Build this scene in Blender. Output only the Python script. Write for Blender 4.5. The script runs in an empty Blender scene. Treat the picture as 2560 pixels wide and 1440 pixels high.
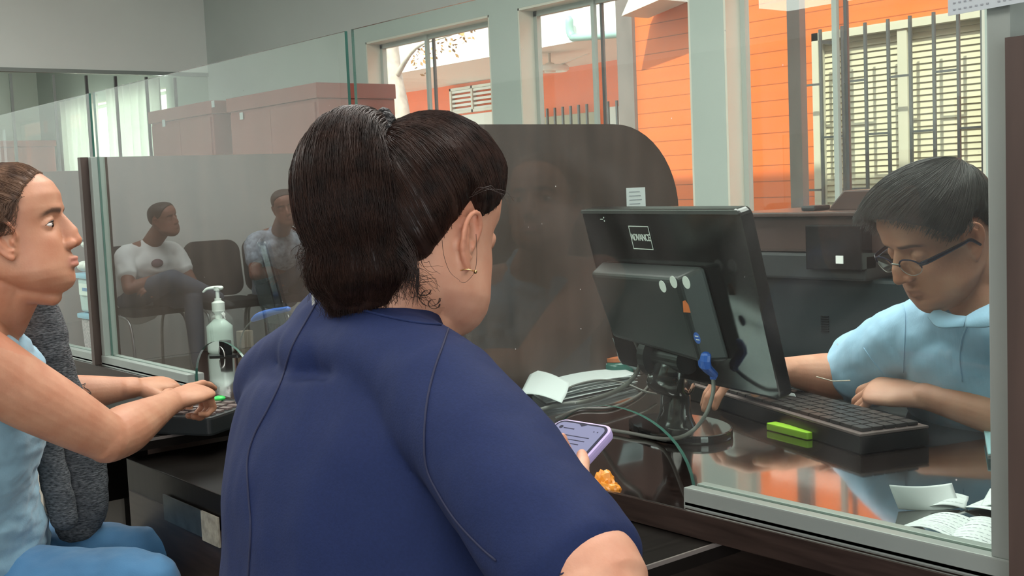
import bpy, bmesh, math, random
import numpy as np
from mathutils import Vector, Matrix, noise
from mathutils.bvhtree import BVHTree
PI = math.pi
random.seed(7)
SC = bpy.context.scene
COL = SC.collection

# ------------------------------------------------------------------ camera
F = 3000.0; CX, CY = 1280.0, 720.0; EYE = 1.22
_L = np.array([-2437., 151., -3000.]); _L /= np.linalg.norm(_L)
_R = np.array([3720., 415., -3000.]); _R -= _R.dot(_L) * _L; _R /= np.linalg.norm(_R)
_M = np.array([-_L, _R, np.cross(-_L, _R)])          # camera axes expressed in the room's axes
cam_data = bpy.data.cameras.new('camera'); cam = bpy.data.objects.new('camera', cam_data); COL.objects.link(cam)
mw = Matrix([list(_M[0]) + [0], list(_M[1]) + [0], list(_M[2]) + [EYE], [0, 0, 0, 1]])
cam.matrix_world = mw
cam_data.sensor_width = 36; cam_data.lens = F / 2560 * 36; cam_data.clip_start = 0.05; cam_data.clip_end = 200
SC.camera = cam

def at(px, py, X=None, Y=None, Z=None, D=None):
    """a point of the room measured from the photograph and one known coordinate"""
    d = _M @ np.array([px - CX, CY - py, -F])
    if X is not None: t = X / d[0]
    elif Y is not None: t = Y / d[1]
    elif Z is not None: t = (Z - EYE) / d[2]
    else: t = D / F
    return Vector((d[0] * t, d[1] * t, EYE + d[2] * t))

# ------------------------------------------------------------------ light
SC.view_settings.view_transform = 'Standard'; SC.view_settings.look = 'None'
SC.view_settings.exposure = 0.25; SC.view_settings.gamma = 1.0; SC.view_settings.use_curve_mapping = False
world = bpy.data.worlds.new('world'); SC.world = world; world.use_nodes = True
wn = world.node_tree.nodes['Background']; wn.inputs[0].default_value = (0.92, 0.96, 1.0, 1); wn.inputs[1].default_value = 3.2

def sun(name, direction, strength, color, angle=0.6):
    l = bpy.data.lights.new(name, 'SUN'); l.energy = strength; l.color = color; l.angle = math.radians(angle)
    o = bpy.data.objects.new(name, l); COL.objects.link(o)
    o.rotation_euler = Vector(direction).to_track_quat('-Z', 'Y').to_euler(); o.location = (0, 0, 8)
    return o
def area(name, loc, target, sx, sy, power, color):
    l = bpy.data.lights.new(name, 'AREA'); l.shape = 'RECTANGLE'; l.size = sx; l.size_y = sy; l.energy = power; l.color = color
    o = bpy.data.objects.new(name, l); COL.objects.link(o); o.location = loc
    o.rotation_euler = (Vector(target) - Vector(loc)).to_track_quat('-Z', 'Y').to_euler()
    return o
sun('sun', (-0.25, 0.62, -0.75), 6.0, (1.0, 0.93, 0.82), 1.0)
area('ceiling_light_customers', (-2.2, -0.7, 2.93), (-2.2, -0.7, 0), 5.0, 1.2, 92, (1.0, 0.95, 0.88))
area('ceiling_light_waiting', (-6.6, -0.6, 2.93), (-6.6, -0.6, 0), 3.0, 2.4, 165, (0.95, 1.0, 0.97))
area('ceiling_light_staff', (-2.0, 1.9, 2.93), (-2.0, 2.2, 0), 3.5, 1.2, 115, (1.0, 0.97, 0.92))
area('daylight_entrance', (1.9, -1.2, 1.7), (-1.5, 0.6, 1.0), 1.8, 2.0, 24, (1.0, 0.97, 0.92))

# ------------------------------------------------------------------ materials
def mat(name, color, rough=0.5, metal=0.0, spec=0.5, noise_amt=0.0, noise_scale=20.0, stretch=(1, 1, 1), color2=None,
        bump=0.0, bump_scale=60.0, sss=0.0, coat=0.0, emit=None, alpha=1.0, sheen=0.0, detail=4):
    m = bpy.data.materials.new(name); m.use_nodes = True
    nt = m.node_tree; N = nt.nodes; L = nt.links; b = N['Principled BSDF']
    b.inputs['Base Color'].default_value = (*color, 1); b.inputs['Roughness'].default_value = rough
    b.inputs['Metallic'].default_value = metal; b.inputs['Specular IOR Level'].default_value = spec
    b.inputs['Coat Weight'].default_value = coat; b.inputs['Coat Roughness'].default_value = 0.05
    if sss: b.inputs['Subsurface Weight'].default_value = sss; b.inputs['Subsurface Radius'].default_value = (0.012, 0.005, 0.003); b.inputs['Subsurface Scale'].default_value = 1.0
    if sheen: b.inputs['Sheen Weight'].default_value = sheen; b.inputs['Sheen Roughness'].default_value = 0.5
    if alpha < 1: b.inputs['Alpha'].default_value = alpha
    if emit: b.inputs['Emission Color'].default_value = (*emit[0], 1); b.inputs['Emission Strength'].default_value = emit[1]
    if noise_amt or bump:
        tc = N.new('ShaderNodeTexCoord'); mp = N.new('ShaderNodeMapping'); L.new(tc.outputs['Object'], mp.inputs[0]); mp.inputs['Scale'].default_value = stretch
    if noise_amt or color2:
        nz = N.new('ShaderNodeTexNoise'); nz.inputs['Scale'].default_value = noise_scale; nz.inputs['Detail'].default_value = detail; L.new(mp.outputs[0], nz.inputs[0])
        rp = N.new('ShaderNodeMapRange'); rp.inputs[1].default_value = 0.3; rp.inputs[2].default_value = 0.7; L.new(nz.outputs[0], rp.inputs[0])
        mx = N.new('ShaderNodeMix'); mx.data_type = 'RGBA'
        c2 = color2 if color2 else tuple(c * (1 - noise_amt) for c in color)
        mx.inputs[6].default_value = (*color, 1); mx.inputs[7].default_value = (*c2, 1)
        L.new(rp.outputs[0], mx.inputs[0]); L.new(mx.outputs[2], b.inputs['Base Color'])
    if bump:
        nb = N.new('ShaderNodeTexNoise'); nb.inputs['Scale'].default_value = bump_scale; nb.inputs['Detail'].default_value = 3; L.new(mp.outputs[0], nb.inputs[0])
        bp = N.new('ShaderNodeBump'); bp.inputs['Strength'].default_value = bump; bp.inputs['Distance'].default_value = 0.004
        L.new(nb.outputs[0], bp.inputs['Height']); L.new(bp.outputs[0], b.inputs['Normal'])
    return m

def siding_mat(name, color, pitch, rough=0.35):
    """painted horizontal boards: a groove line every pitch metres of height"""
    m = mat(name, color, rough, noise_amt=0.12, noise_scale=3.0, stretch=(0.4, 1, 6))
    nt = m.node_tree; N = nt.nodes; L = nt.links; b = N['Principled BSDF']
    tc = N.new('ShaderNodeTexCoord'); sp = N.new('ShaderNodeSeparateXYZ'); L.new(tc.outputs['Object'], sp.inputs[0])
    d = N.new('ShaderNodeMath'); d.operation = 'DIVIDE'; L.new(sp.outputs[2], d.inputs[0]); d.inputs[1].default_value = pitch
    f = N.new('ShaderNodeMath'); f.operation = 'FRACT'; L.new(d.outputs[0], f.inputs[0])
    lt = N.new('ShaderNodeMath'); lt.operation = 'LESS_THAN'; L.new(f.outputs[0], lt.inputs[0]); lt.inputs[1].default_value = 0.06
    mx = N.new('ShaderNodeMix'); mx.data_type = 'RGBA'
    src = b.inputs['Base Color'].links[0].from_socket
    L.new(lt.outputs[0], mx.inputs[0]); L.new(src, mx.inputs[6]); mx.inputs[7].default_value = (color[0] * .45, color[1] * .45, color[2] * .45, 1)
    L.new(mx.outputs[2], b.inputs['Base Color'])
    bp = N.new('ShaderNodeBump'); bp.inputs['Strength'].default_value = 0.6; bp.inputs['Distance'].default_value = 0.01
    L.new(f.outputs[0], bp.inputs['Height']); L.new(bp.outputs[0], b.inputs['Normal'])
    return m

def glass_mat(name, tint=(0.9, 0.96, 0.93), dust=0.05, refl=1.9, smudge=True):
    """clear flat pane: straight through, a mirror share that grows with the angle, and a pale mix for dust, smears and painted milky haze"""
    m = bpy.data.materials.new(name); m.use_nodes = True; nt = m.node_tree; N = nt.nodes; L = nt.links
    N.remove(N['Principled BSDF']); out = N['Material Output']
    tr = N.new('ShaderNodeBsdfTransparent'); tr.inputs[0].default_value = (*tint, 1)
    gl = N.new('ShaderNodeBsdfGlossy'); gl.inputs['Roughness'].default_value = 0.0; gl.inputs[0].default_value = (1, 1, 1, 1)
    geo = N.new('ShaderNodeNewGeometry')
    fr = N.new('ShaderNodeFresnel'); fr.inputs[0].default_value = 1.5
    inv = N.new('ShaderNodeMath'); inv.operation = 'SUBTRACT'; inv.inputs[0].default_value = 1; L.new(geo.outputs['Backfacing'], inv.inputs[1])
    f2 = N.new('ShaderNodeMath'); f2.operation = 'MULTIPLY'; f2.inputs[1].default_value = refl; L.new(fr.outputs[0], f2.inputs[0])
    f3 = N.new('ShaderNodeMath'); f3.operation = 'MULTIPLY'; f3.use_clamp = True; L.new(f2.outputs[0], f3.inputs[0]); L.new(inv.outputs[0], f3.inputs[1])
    f4 = N.new('ShaderNodeMath'); f4.operation = 'MINIMUM'; f4.inputs[1].default_value = .17; L.new(f3.outputs[0], f4.inputs[0]); f3 = f4
    mx = N.new('ShaderNodeMixShader'); L.new(f3.outputs[0], mx.inputs[0]); L.new(tr.outputs[0], mx.inputs[1]); L.new(gl.outputs[0], mx.inputs[2])
    res = mx
    if dust > 0:
        df = N.new('ShaderNodeBsdfDiffuse'); df.inputs[0].default_value = (0.75, 0.76, 0.74, 1)
        tc = N.new('ShaderNodeTexCoord')
        n1 = N.new('ShaderNodeTexNoise'); n1.inputs['Scale'].default_value = 5; n1.inputs['Detail'].default_value = 5; n1.inputs['Distortion'].default_value = 1.5; L.new(tc.outputs['Object'], n1.inputs[0])
        r1 = N.new('ShaderNodeMapRange'); r1.inputs[1].default_value = .35; r1.inputs[2].default_value = .75; r1.inputs[3].default_value = dust * .35; r1.inputs[4].default_value = dust * 1.7; L.new(n1.outputs[0], r1.inputs[0])
        v = N.new('ShaderNodeTexVoronoi'); v.inputs['Scale'].default_value = 26; v.inputs['Randomness'].default_value = 1; L.new(tc.outputs['Object'], v.inputs[0])
        r2 = N.new('ShaderNodeMapRange'); r2.inputs[1].default_value = .035; r2.inputs[2].default_value = .02; r2.inputs[3].default_value = 0; r2.inputs[4].default_value = .5 if smudge else 0; L.new(v.outputs['Distance'], r2.inputs[0])
        ad = N.new('ShaderNodeMath'); ad.operation = 'MAXIMUM'; L.new(r1.outputs[0], ad.inputs[0]); L.new(r2.outputs[0], ad.inputs[1])
        mb = N.new('ShaderNodeMath'); mb.operation = 'MULTIPLY'; L.new(ad.outputs[0], mb.inputs[0]); L.new(inv.outputs[0], mb.inputs[1])
        m2 = N.new('ShaderNodeMixShader'); L.new(mb.outputs[0], m2.inputs[0]); L.new(mx.outputs[0], m2.inputs[1]); L.new(df.outputs[0], m2.inputs[2]); res = m2
    L.new(res.outputs[0], out.inputs[0])
    return m

M = {}
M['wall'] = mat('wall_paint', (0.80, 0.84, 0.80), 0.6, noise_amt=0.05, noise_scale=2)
M['ceiling'] = mat('ceiling_paint', (0.75, 0.76, 0.74), 0.8, noise_amt=0.04, noise_scale=2)
M['floor'] = mat('floor_tile', (0.22, 0.20, 0.17), 0.35, noise_amt=0.2, noise_scale=3)
M['wood'] = mat('dark_laminate', (0.038, 0.025, 0.021), 0.30, noise_amt=0.5, noise_scale=9, stretch=(1, 1, 12), spec=0.2)
M['wood_dull'] = mat('dark_laminate_dull', (0.070, 0.046, 0.039), 0.5, noise_amt=0.45, noise_scale=9, stretch=(3, 3, .4))
M['counter'] = mat('polished_dark_counter', (0.020, 0.013, 0.011), 0.11, noise_amt=0.6, noise_scale=12, stretch=(1, 14, 1), spec=0.6, coat=1.0)
M['counter'].node_tree.nodes['Principled BSDF'].inputs['Coat IOR'].default_value = 1.9; M['counter'].node_tree.nodes['Principled BSDF'].inputs['IOR'].default_value = 1.8
M['shelf'] = mat('dark_shelf', (0.012, 0.010, 0.009), 0.30, noise_amt=0.5, noise_scale=10, stretch=(14, 1, 1), spec=0.12)
M['edge'] = mat('edge_banding', (0.16, 0.14, 0.13), 0.3)
M['alu'] = mat('painted_aluminium', (0.30, 0.34, 0.32), 0.38, metal=0.35, noise_amt=0.1, noise_scale=6)
M['white_frame'] = mat('white_window_paint', (0.44, 0.48, 0.45), 0.45, noise_amt=0.05, noise_scale=3)
M['cream_frame'] = mat('cream_window_paint', (0.70, 0.66, 0.58), 0.45, noise_amt=0.05, noise_scale=3)
M['metal_grey'] = mat('grey_metal', (0.11, 0.11, 0.115), 0.45, metal=0.4, noise_amt=0.15, noise_scale=12)
M['glass'] = glass_mat('counter_glass', dust=0.016)
M['glass_far'] = glass_mat('partition_glass', tint=(0.88, 0.91, 0.87), dust=0.012, refl=1.5, smudge=False)
M['glass_near'] = glass_mat('near_counter_glass', dust=0.030, refl=0.55)  # denser pale haze, also lifts the darks seen through the pane
M['window_glass'] = glass_mat('window_glass', tint=(0.95, 0.97, 0.96), dust=0.012, refl=1.4, smudge=False)
M['glass_edge'] = mat('glass_edge', (0.03, 0.10, 0.08), 0.2, noise_amt=0.2, noise_scale=8)
M['orange'] = siding_mat('orange_siding', (0.82, 0.165, 0.032), 0.098)
M['orange_plain'] = mat('orange_paint', (0.88, 0.15, 0.025), 0.5, noise_amt=0.1, noise_scale=3)
M['grey_post'] = mat('weathered_post', (0.20, 0.155, 0.145), 0.4, noise_amt=0.3, noise_scale=10, stretch=(1, 1, .3))
M['white_out'] = mat('white_outdoor_paint', (0.80, 0.79, 0.76), 0.6, noise_amt=0.06, noise_scale=3)
M['cream_slat'] = mat('cream_louvre', (0.52, 0.47, 0.34), 0.5, noise_amt=0.08, noise_scale=8)
M['ground'] = mat('courtyard_ground', (0.42, 0.36, 0.30), 0.8, noise_amt=0.3, noise_scale=2)
M['tile_roof'] = mat('clay_roof_tile', (0.62, 0.42, 0.34), 0.8, noise_amt=0.3, noise_scale=6)
M['bark'] = mat('pale_bark', (0.62, 0.50, 0.44), 0.8, noise_amt=0.35, noise_scale=14, bump=0.6, bump_scale=20)
M['leaf'] = mat('dry_leaf', (0.50, 0.24, 0.07), 0.6, noise_amt=0.4, noise_scale=9)
M['pvc'] = mat('green_pipe', (0.30, 0.45, 0.42), 0.5, noise_amt=0.1, noise_scale=8)
M['cabinet'] = mat('reddish_brown_cabinet', (0.30, 0.095, 0.08), 0.42, noise_amt=0.15, noise_scale=4, stretch=(1, 1, .3))
M['curtain'] = mat('pale_curtain', (0.78, 0.76, 0.72), 0.8, noise_amt=0.08, noise_scale=4)
M['black'] = mat('black_plastic', (0.010, 0.011, 0.012), 0.30, noise_amt=0.3, noise_scale=9)
M['black_gloss'] = mat('glossy_black_plastic', (0.012, 0.012, 0.013), 0.10, noise_amt=0.3, noise_scale=6)
M['black_soft'] = mat('matte_black_plastic', (0.022, 0.026, 0.028), 0.45, noise_amt=0.3, noise_scale=9)
M['printer'] = mat('dark_printer_plastic', (0.020, 0.028, 0.031), 0.35, noise_amt=0.2, noise_scale=5)
M['printer_top'] = mat('brown_printer_plastic', (0.070, 0.045, 0.040), 0.28, noise_amt=0.2, noise_scale=5)
M['key'] = mat('dark_key', (0.030, 0.027, 0.027), 0.4, noise_amt=0.2, noise_scale=30)
M['kb_body'] = mat('grey_keyboard_body', (0.17, 0.13, 0.125), 0.35, noise_amt=0.2, noise_scale=10)
M['paper'] = mat('white_paper', (0.54, 0.58, 0.59), 0.7, noise_amt=0.05, noise_scale=5)
M['paper_blue'] = mat('pale_blue_paper', (0.35, 0.62, 0.68), 0.7, noise_amt=0.1, noise_scale=8)
M['ink'] = mat('printed_ink', (0.26, 0.28, 0.31), 0.7, noise_amt=0.1, noise_scale=30)
M['white_plastic'] = mat('white_plastic', (0.78, 0.80, 0.78), 0.4, noise_amt=0.04, noise_scale=8)
M['blue_plug'] = mat('blue_connector', (0.02, 0.10, 0.45), 0.4, noise_amt=0.1, noise_scale=12)
M['lime'] = mat('lime_plastic', (0.30, 0.58, 0.03), 0.4, noise_amt=0.1, noise_scale=12)
M['orange_sticker'] = mat('orange_sticker', (0.78, 0.20, 0.06), 0.5, noise_amt=0.2, noise_scale=90)
M['cable'] = mat('grey_cable', (0.12, 0.12, 0.11), 0.45, noise_amt=0.1, noise_scale=20)
M['lilac'] = mat('lilac_phone_case', (0.40, 0.32, 0.58), 0.5, noise_amt=0.05, noise_scale=20)
M['screen'] = mat('lit_phone_screen', (0.02, 0.02, 0.03), 0.4, spec=.05, emit=((0.36, 0.38, 0.62), 0.55), noise_amt=0.05)
M['screen_text'] = mat('screen_text', (0.03, 0.03, 0.05), 0.6, spec=.05, noise_amt=0.05)
M['clear_plastic'] = glass_mat('clear_plastic', tint=(0.90, 0.95, 0.93), dust=0.10, refl=1.3, smudge=False)
M['gel'] = mat('sanitizer_label', (0.62, 0.68, 0.66), 0.4, noise_amt=0.08, noise_scale=12)
M['blue_lid'] = mat('pale_blue_plastic', (0.20, 0.42, 0.62), 0.4, noise_amt=0.08, noise_scale=8)
M['bin_milky'] = mat('milky_bin', (0.52, 0.62, 0.64), 0.4, noise_amt=0.1, noise_scale=10)
M['bin_pink'] = mat('speckled_pink_bin', (0.62, 0.48, 0.52), 0.5, noise_amt=0.55, noise_scale=140, detail=1)
M['plush'] = mat('white_plush', (0.72, 0.70, 0.68), 0.9, noise_amt=0.1, noise_scale=20, bump=0.5, bump_scale=120)
M['plush_pink'] = mat('pink_plush', (0.66, 0.44, 0.46), 0.9, noise_amt=0.1, noise_scale=20)
M['steel'] = mat('steel_tube', (0.45, 0.47, 0.46), 0.3, metal=0.8, noise_amt=0.1, noise_scale=20)
M['orange_wrap'] = mat('orange_wrapper', (0.85, 0.32, 0.03), 0.35, noise_amt=0.3, noise_scale=14)
M['green_bright'] = mat('green_plastic', (0.03, 0.55, 0.10), 0.4, noise_amt=0.1, noise_scale=14)
M['dark_glass_jar'] = mat('green_glass_jar', (0.03, 0.12, 0.10), 0.15, noise_amt=0.2, noise_scale=10)

# ------------------------------------------------------------------ mesh helpers
def tag(o, label=None, cat=None, group=None, kind=None):
    if label: o['label'] = label
    if cat: o['category'] = cat
    if group: o['group'] = group
    if kind: o['kind'] = kind
    return o
def thing(name, label, cat, loc=(0, 0, 0), rotz=0, group=None):
    o = bpy.data.objects.new(name, None); COL.objects.link(o); o.location = loc; o.rotation_euler = (0, 0, rotz); o.empty_display_size = .1
    return tag(o, label, cat, group)
def mesh_obj(name, verts, faces, m, parent=None, smooth=True, label=None, mats=None, fmats=None, local=False):
    """one mesh object; vertices are given in room coordinates unless local, and stored relative to the parent"""
    me = bpy.data.meshes.new(name)
    v = np.array(verts, dtype=float).reshape(-1, 3)
    if parent is not None and not local:
        mi = np.array((world_of(parent)).inverted()); v = v @ mi[:3, :3].T + mi[:3, 3]
    me.from_pydata(v.tolist(), [], [list(map(int, f)) for f in faces]); me.update()
    for q in (mats or [m]): me.materials.append(q)
    if fmats is not None: me.polygons.foreach_set('material_index', np.array(fmats, dtype=np.int32))
    if smooth: me.polygons.foreach_set('use_smooth', np.ones(len(me.polygons), dtype=bool))
    o = bpy.data.objects.new(name, me); COL.objects.link(o)
    if parent is not None: o.parent = parent
    if label: o['label'] = label
    return o
def world_of(o):
    mtx = Matrix.LocRotScale(o.location, o.rotation_euler, o.scale)
    return world_of(o.parent) @ mtx if o.parent else mtx

class MB:
    """collects simple shapes into one mesh"""
    def __init__(s): s.v = []; s.f = []; s.mi = []; s.cur = 0
    def add(s, v, f):
        b = len(s.v); s.v += [tuple(p) for p in v]; s.f += [tuple(i + b for i in q) for q in f]; s.mi += [s.cur] * len(f); return s
    def box(s, x0, x1, y0, y1, z0, z1, bev=0.0):
        if x0 > x1: x0, x1 = x1, x0
        if y0 > y1: y0, y1 = y1, y0
        bm = bmesh.new(); bmesh.ops.create_cube(bm, size=1)
        for q in bm.verts: q.co = Vector((x0 + (q.co.x + .5) * (x1 - x0), y0 + (q.co.y + .5) * (y1 - y0), z0 + (q.co.z + .5) * (z1 - z0)))
        if bev > 0: bmesh.ops.bevel(bm, geom=list(bm.edges), offset=bev, segments=2, affect='EDGES', profile=.7)
        bm.verts.index_update(); s.add([q.co.copy() for q in bm.verts], [[q.index for q in f.verts] for f in bm.faces]); bm.free(); return s
    def prism(s, poly, e1, e2, e3, origin, t, bev=0.0):
        """2D polygon in axes e1,e2 at origin, extruded t along e3"""
        o = Vector(origin); e1, e2, e3 = Vector(e1), Vector(e2), Vector(e3)
        n = len(poly); a = [o + e1 * p[0] + e2 * p[1] for p in poly]; b_ = [p + e3 * t for p in a]
        if bev > 0:
            bm = bmesh.new(); va = [bm.verts.new(p) for p in a]; vb = [bm.verts.new(p) for p in b_]
            bm.faces.new(va[::-1]); bm.faces.new(vb)
            for i in range(n): bm.faces.new((va[i], va[(i + 1) % n], vb[(i + 1) % n], vb[i]))
            bmesh.ops.recalc_face_normals(bm, faces=list(bm.faces))
            ed = [e for e in bm.edges if (len(e.link_faces) == 2 and e.calc_face_angle(0) > .7)]
            bmesh.ops.bevel(bm, geom=ed, offset=bev, segments=2, affect='EDGES', profile=.7)
            bm.verts.index_update(); s.add([q.co.copy() for q in bm.verts], [[q.index for q in f.verts] for f in bm.faces]); bm.free(); return s
        f = [list(range(n))[::-1], [n + i for i in range(n)]] + [[i, (i + 1) % n, n + (i + 1) % n, n + i] for i in range(n)]
        return s.add(a + b_, f)
    def tube(s, pts, r, n=10, side=None, sub=4):
        v, f = loft(pts, [(r, r)] * len(pts) if not hasattr(r, '__len__') else [(q, q) for q in r], n=n, sub=sub, caps=1); return s.add(v, f)
    def lathe(s, prof, c, n=28, ax=(0, 0, 1)):
        c = Vector(c); ax = Vector(ax).normalized(); u = ax.orthogonal().normalized(); w = ax.cross(u); v = []; f = []
        for r, z in prof:
            for i in range(n):
                a = 2 * PI * i / n; v.append(c + ax * z + (u * math.cos(a) + w * math.sin(a)) * max(r, 1e-5))
        k = len(prof)
        for j in range(k - 1):
            for i in range(n): f.append((j * n + i, j * n + (i + 1) % n, (j + 1) * n + (i + 1) % n, (j + 1) * n + i))
        f.append(tuple(range(n))[::-1]); f.append(tuple((k - 1) * n + i for i in range(n)))
        return s.add(v, f)
    def build(s, name, m, parent=None, smooth=False, label=None, mats=None):
        return mesh_obj(name, s.v, s.f, m, parent, smooth, label, mats=mats, fmats=s.mi if mats else None)

def catmull(P, sub):
    P = np.array(P, float); n = len(P)
    if n < 3 or sub <= 1:
        if sub <= 1: return P
        return np.array([P[0] + (P[-1] - P[0]) * i / sub for i in range(sub + 1)])
    Q = np.vstack([2 * P[0] - P[1], P, 2 * P[-1] - P[-2]]); out = []
    for i in range(1, n):
        p0, p1, p2, p3 = Q[i - 1], Q[i], Q[i + 1], Q[i + 2]
        for k in range(sub):
            t = k / sub
            out.append(.5 * ((2 * p1) + (-p0 + p2) * t + (2 * p0 - 5 * p1 + 4 * p2 - p3) * t * t + (-p0 + 3 * p1 - 3 * p2 + p3) * t ** 3))
    out.append(P[-1]); return np.array(out)
def unit(v):
    v = np.array(v, float); return v / (np.linalg.norm(v) + 1e-12)
def loft(pts, radii, side=None, n=36, sub=5, caps=3):
    """tube of elliptical rings through pts; radii (a along side, b across); rounded ends"""
    data = np.hstack([np.array([list(p) for p in pts], float), np.array(radii, float)])
    D = catmull(data, sub); P = D[:, :3]; A = np.maximum(D[:, 3], 1e-4); B = np.maximum(D[:, 4], 1e-4)
    T = np.gradient(P, axis=0); T = T / (np.linalg.norm(T, axis=1)[:, None] + 1e-12)
    if side is None:
        u = unit(np.cross(T[0], [0.31, 0.2, .93])) ; us = [u]
        for i in range(1, len(P)):
            u = unit(us[-1] - T[i] * us[-1].dot(T[i])); us.append(u)
    else:
        sd = np.array(side, float); us = [unit(sd - t * sd.dot(t)) for t in T]
    rings = []
    def ring(p, a, b, u, t):
        v = np.cross(t, u); an = np.linspace(0, 2 * PI, n, endpoint=False)
        return p + np.outer(np.cos(an) * a, u) + np.outer(np.sin(an) * b, v)
    if caps:
        r = min(A[0], B[0])
        for k in range(caps, 0, -1):
            th = k / (caps + .35) * PI / 2; rings.append(ring(P[0] - T[0] * r * math.sin(th), A[0] * math.cos(th), B[0] * math.cos(th), us[0], T[0]))
    for i in range(len(P)): rings.append(ring(P[i], A[i], B[i], us[i], T[i]))
    if caps:
        r = min(A[-1], B[-1])
        for k in range(1, caps + 1):
            th = k / (caps + .35) * PI / 2; rings.append(ring(P[-1] + T[-1] * r * math.sin(th), A[-1] * math.cos(th), B[-1] * math.cos(th), us[-1], T[-1]))
    v = np.vstack(rings); f = []
    for j in range(len(rings) - 1):
        for i in range(n): f.append((j * n + i, j * n + (i + 1) % n, (j + 1) * n + (i + 1) % n, (j + 1) * n + i))
    f.append(tuple(range(n))[::-1]); k = len(rings) - 1; f.append(tuple(k * n + i for i in range(n)))
    return v, f

def text_mesh(name, s, size, mtx, m, parent=None, extrude=.0004, align='CENTER', spacing=1.0, shear=0.0, sx=1.0):
    cu = bpy.data.curves.new(name, 'FONT'); cu.body = s; cu.size = size; cu.extrude = extrude; cu.align_x = align; cu.align_y = 'CENTER'; cu.space_character = spacing; cu.shear = shear
    t = bpy.data.objects.new(name, cu); COL.objects.link(t); bpy.context.view_layer.update()
    dg = bpy.context.evaluated_depsgraph_get(); me = bpy.data.meshes.new_from_object(t.evaluated_get(dg))
    vs = [mtx @ Vector((q.co.x * sx, q.co.y, q.co.z)) for q in me.vertices]; fs = [list(p.vertices) for p in me.polygons]
    bpy.data.objects.remove(t); return mesh_obj(name, vs, fs, m, parent, smooth=False)
def frame(origin, ex, ey, ez):
    ex, ey, ez = Vector(ex), Vector(ey), Vector(ez)
    return Matrix(((ex.x, ey.x, ez.x, origin[0]), (ex.y, ey.y, ez.y, origin[1]), (ex.z, ey.z, ez.z, origin[2]), (0, 0, 0, 1)))
def rounded(w, h, r, n=5):
    """rounded rectangle polygon centred on 0"""
    P = []
    for cx, cy, a0 in ((w / 2 - r, h / 2 - r, 0), (-w / 2 + r, h / 2 - r, PI / 2), (-w / 2 + r, -h / 2 + r, PI), (w / 2 - r, -h / 2 + r, 1.5 * PI)):
        for i in range(n + 1):
            a = a0 + PI / 2 * i / n; P.append((cx + r * math.cos(a), cy + r * math.sin(a)))
    return P
def struct(name, mb, m, label=None):
    o = mb.build(name, m); o['kind'] = 'structure'
    if label: o['label'] = label
    return o

# ================================================================== THE ROOM
XF, XN, YB, YW, ZC = -8.9, 2.6, -3.0, 4.2, 3.0
struct('floor', MB().box(XF - 4.1, XN, YB, YW + .15, -.05, 0), M['floor'], 'grey brown floor of the office')
struct('ceiling', MB().box(XF - 4.1, XN, YB, YW + .15, ZC, ZC + .1), M['ceiling'])
# wall with the windows
WINS = [(-11.95, -9.72), (-6.59, -5.31), (-5.06, -3.82), (-3.62, -2.37), (-2.17, -0.95)]
wb = MB(); zs, zh = 0.70, 2.17
xs = [XF - 4.1]
for a, b in WINS: xs += [a, b]
xs.append(XN)
for i in range(0, len(xs), 2): wb.box(xs[i], xs[i + 1], YW, YW + .15, 0, ZC)
for a, b in WINS: wb.box(a, b, YW, YW + .15, 0, zs); wb.box(a, b, YW, YW + .15, zh, ZC)
M['wall_frame'] = mat('window_wall_paint', (0.46, 0.51, 0.48), 0.6, noise_amt=0.05, noise_scale=2)  # darker copy of the wall paint, offsets strong lamp light on this wall
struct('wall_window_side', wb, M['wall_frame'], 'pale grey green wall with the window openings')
fw = MB(); fw.box(XF - .05, XF, YB, 1.9, 0, ZC); fw.box(XF - .05, XF, 1.9, YW, 0, 1.25); fw.box(XF - .05, XF, 1.9, YW, 2.2, ZC)
struct('wall_far_end', fw, M['wall'], 'pale wall at the far end above the glazed partition')
struct('wall_beyond_partition', MB().box(XF - 4.15, XF - 4.1, YB, YW, 0, ZC), M['wall'])
struct('wall_behind_customers', MB().box(XF - 4.1, XN, YB - .05, YB, 0, ZC), M['wall'])
struct('dark_reflection_panel_1', MB().box(-6.9, XN, YB, YB + .02, 0, 1.95), M['wood_dull'], 'dark panelling added behind the customers to dim the glass reflections')  # added on the unseen wall to darken what the near pane reflects
nw = MB(); nw.box(XN, XN + .05, YB, -2.2, 0, ZC); nw.box(XN, XN + .05, .2, YW, 0, ZC); nw.box(XN, XN + .05, -2.2, .2, 2.5, ZC)
struct('wall_near_end', nw, M['wall'])
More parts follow.
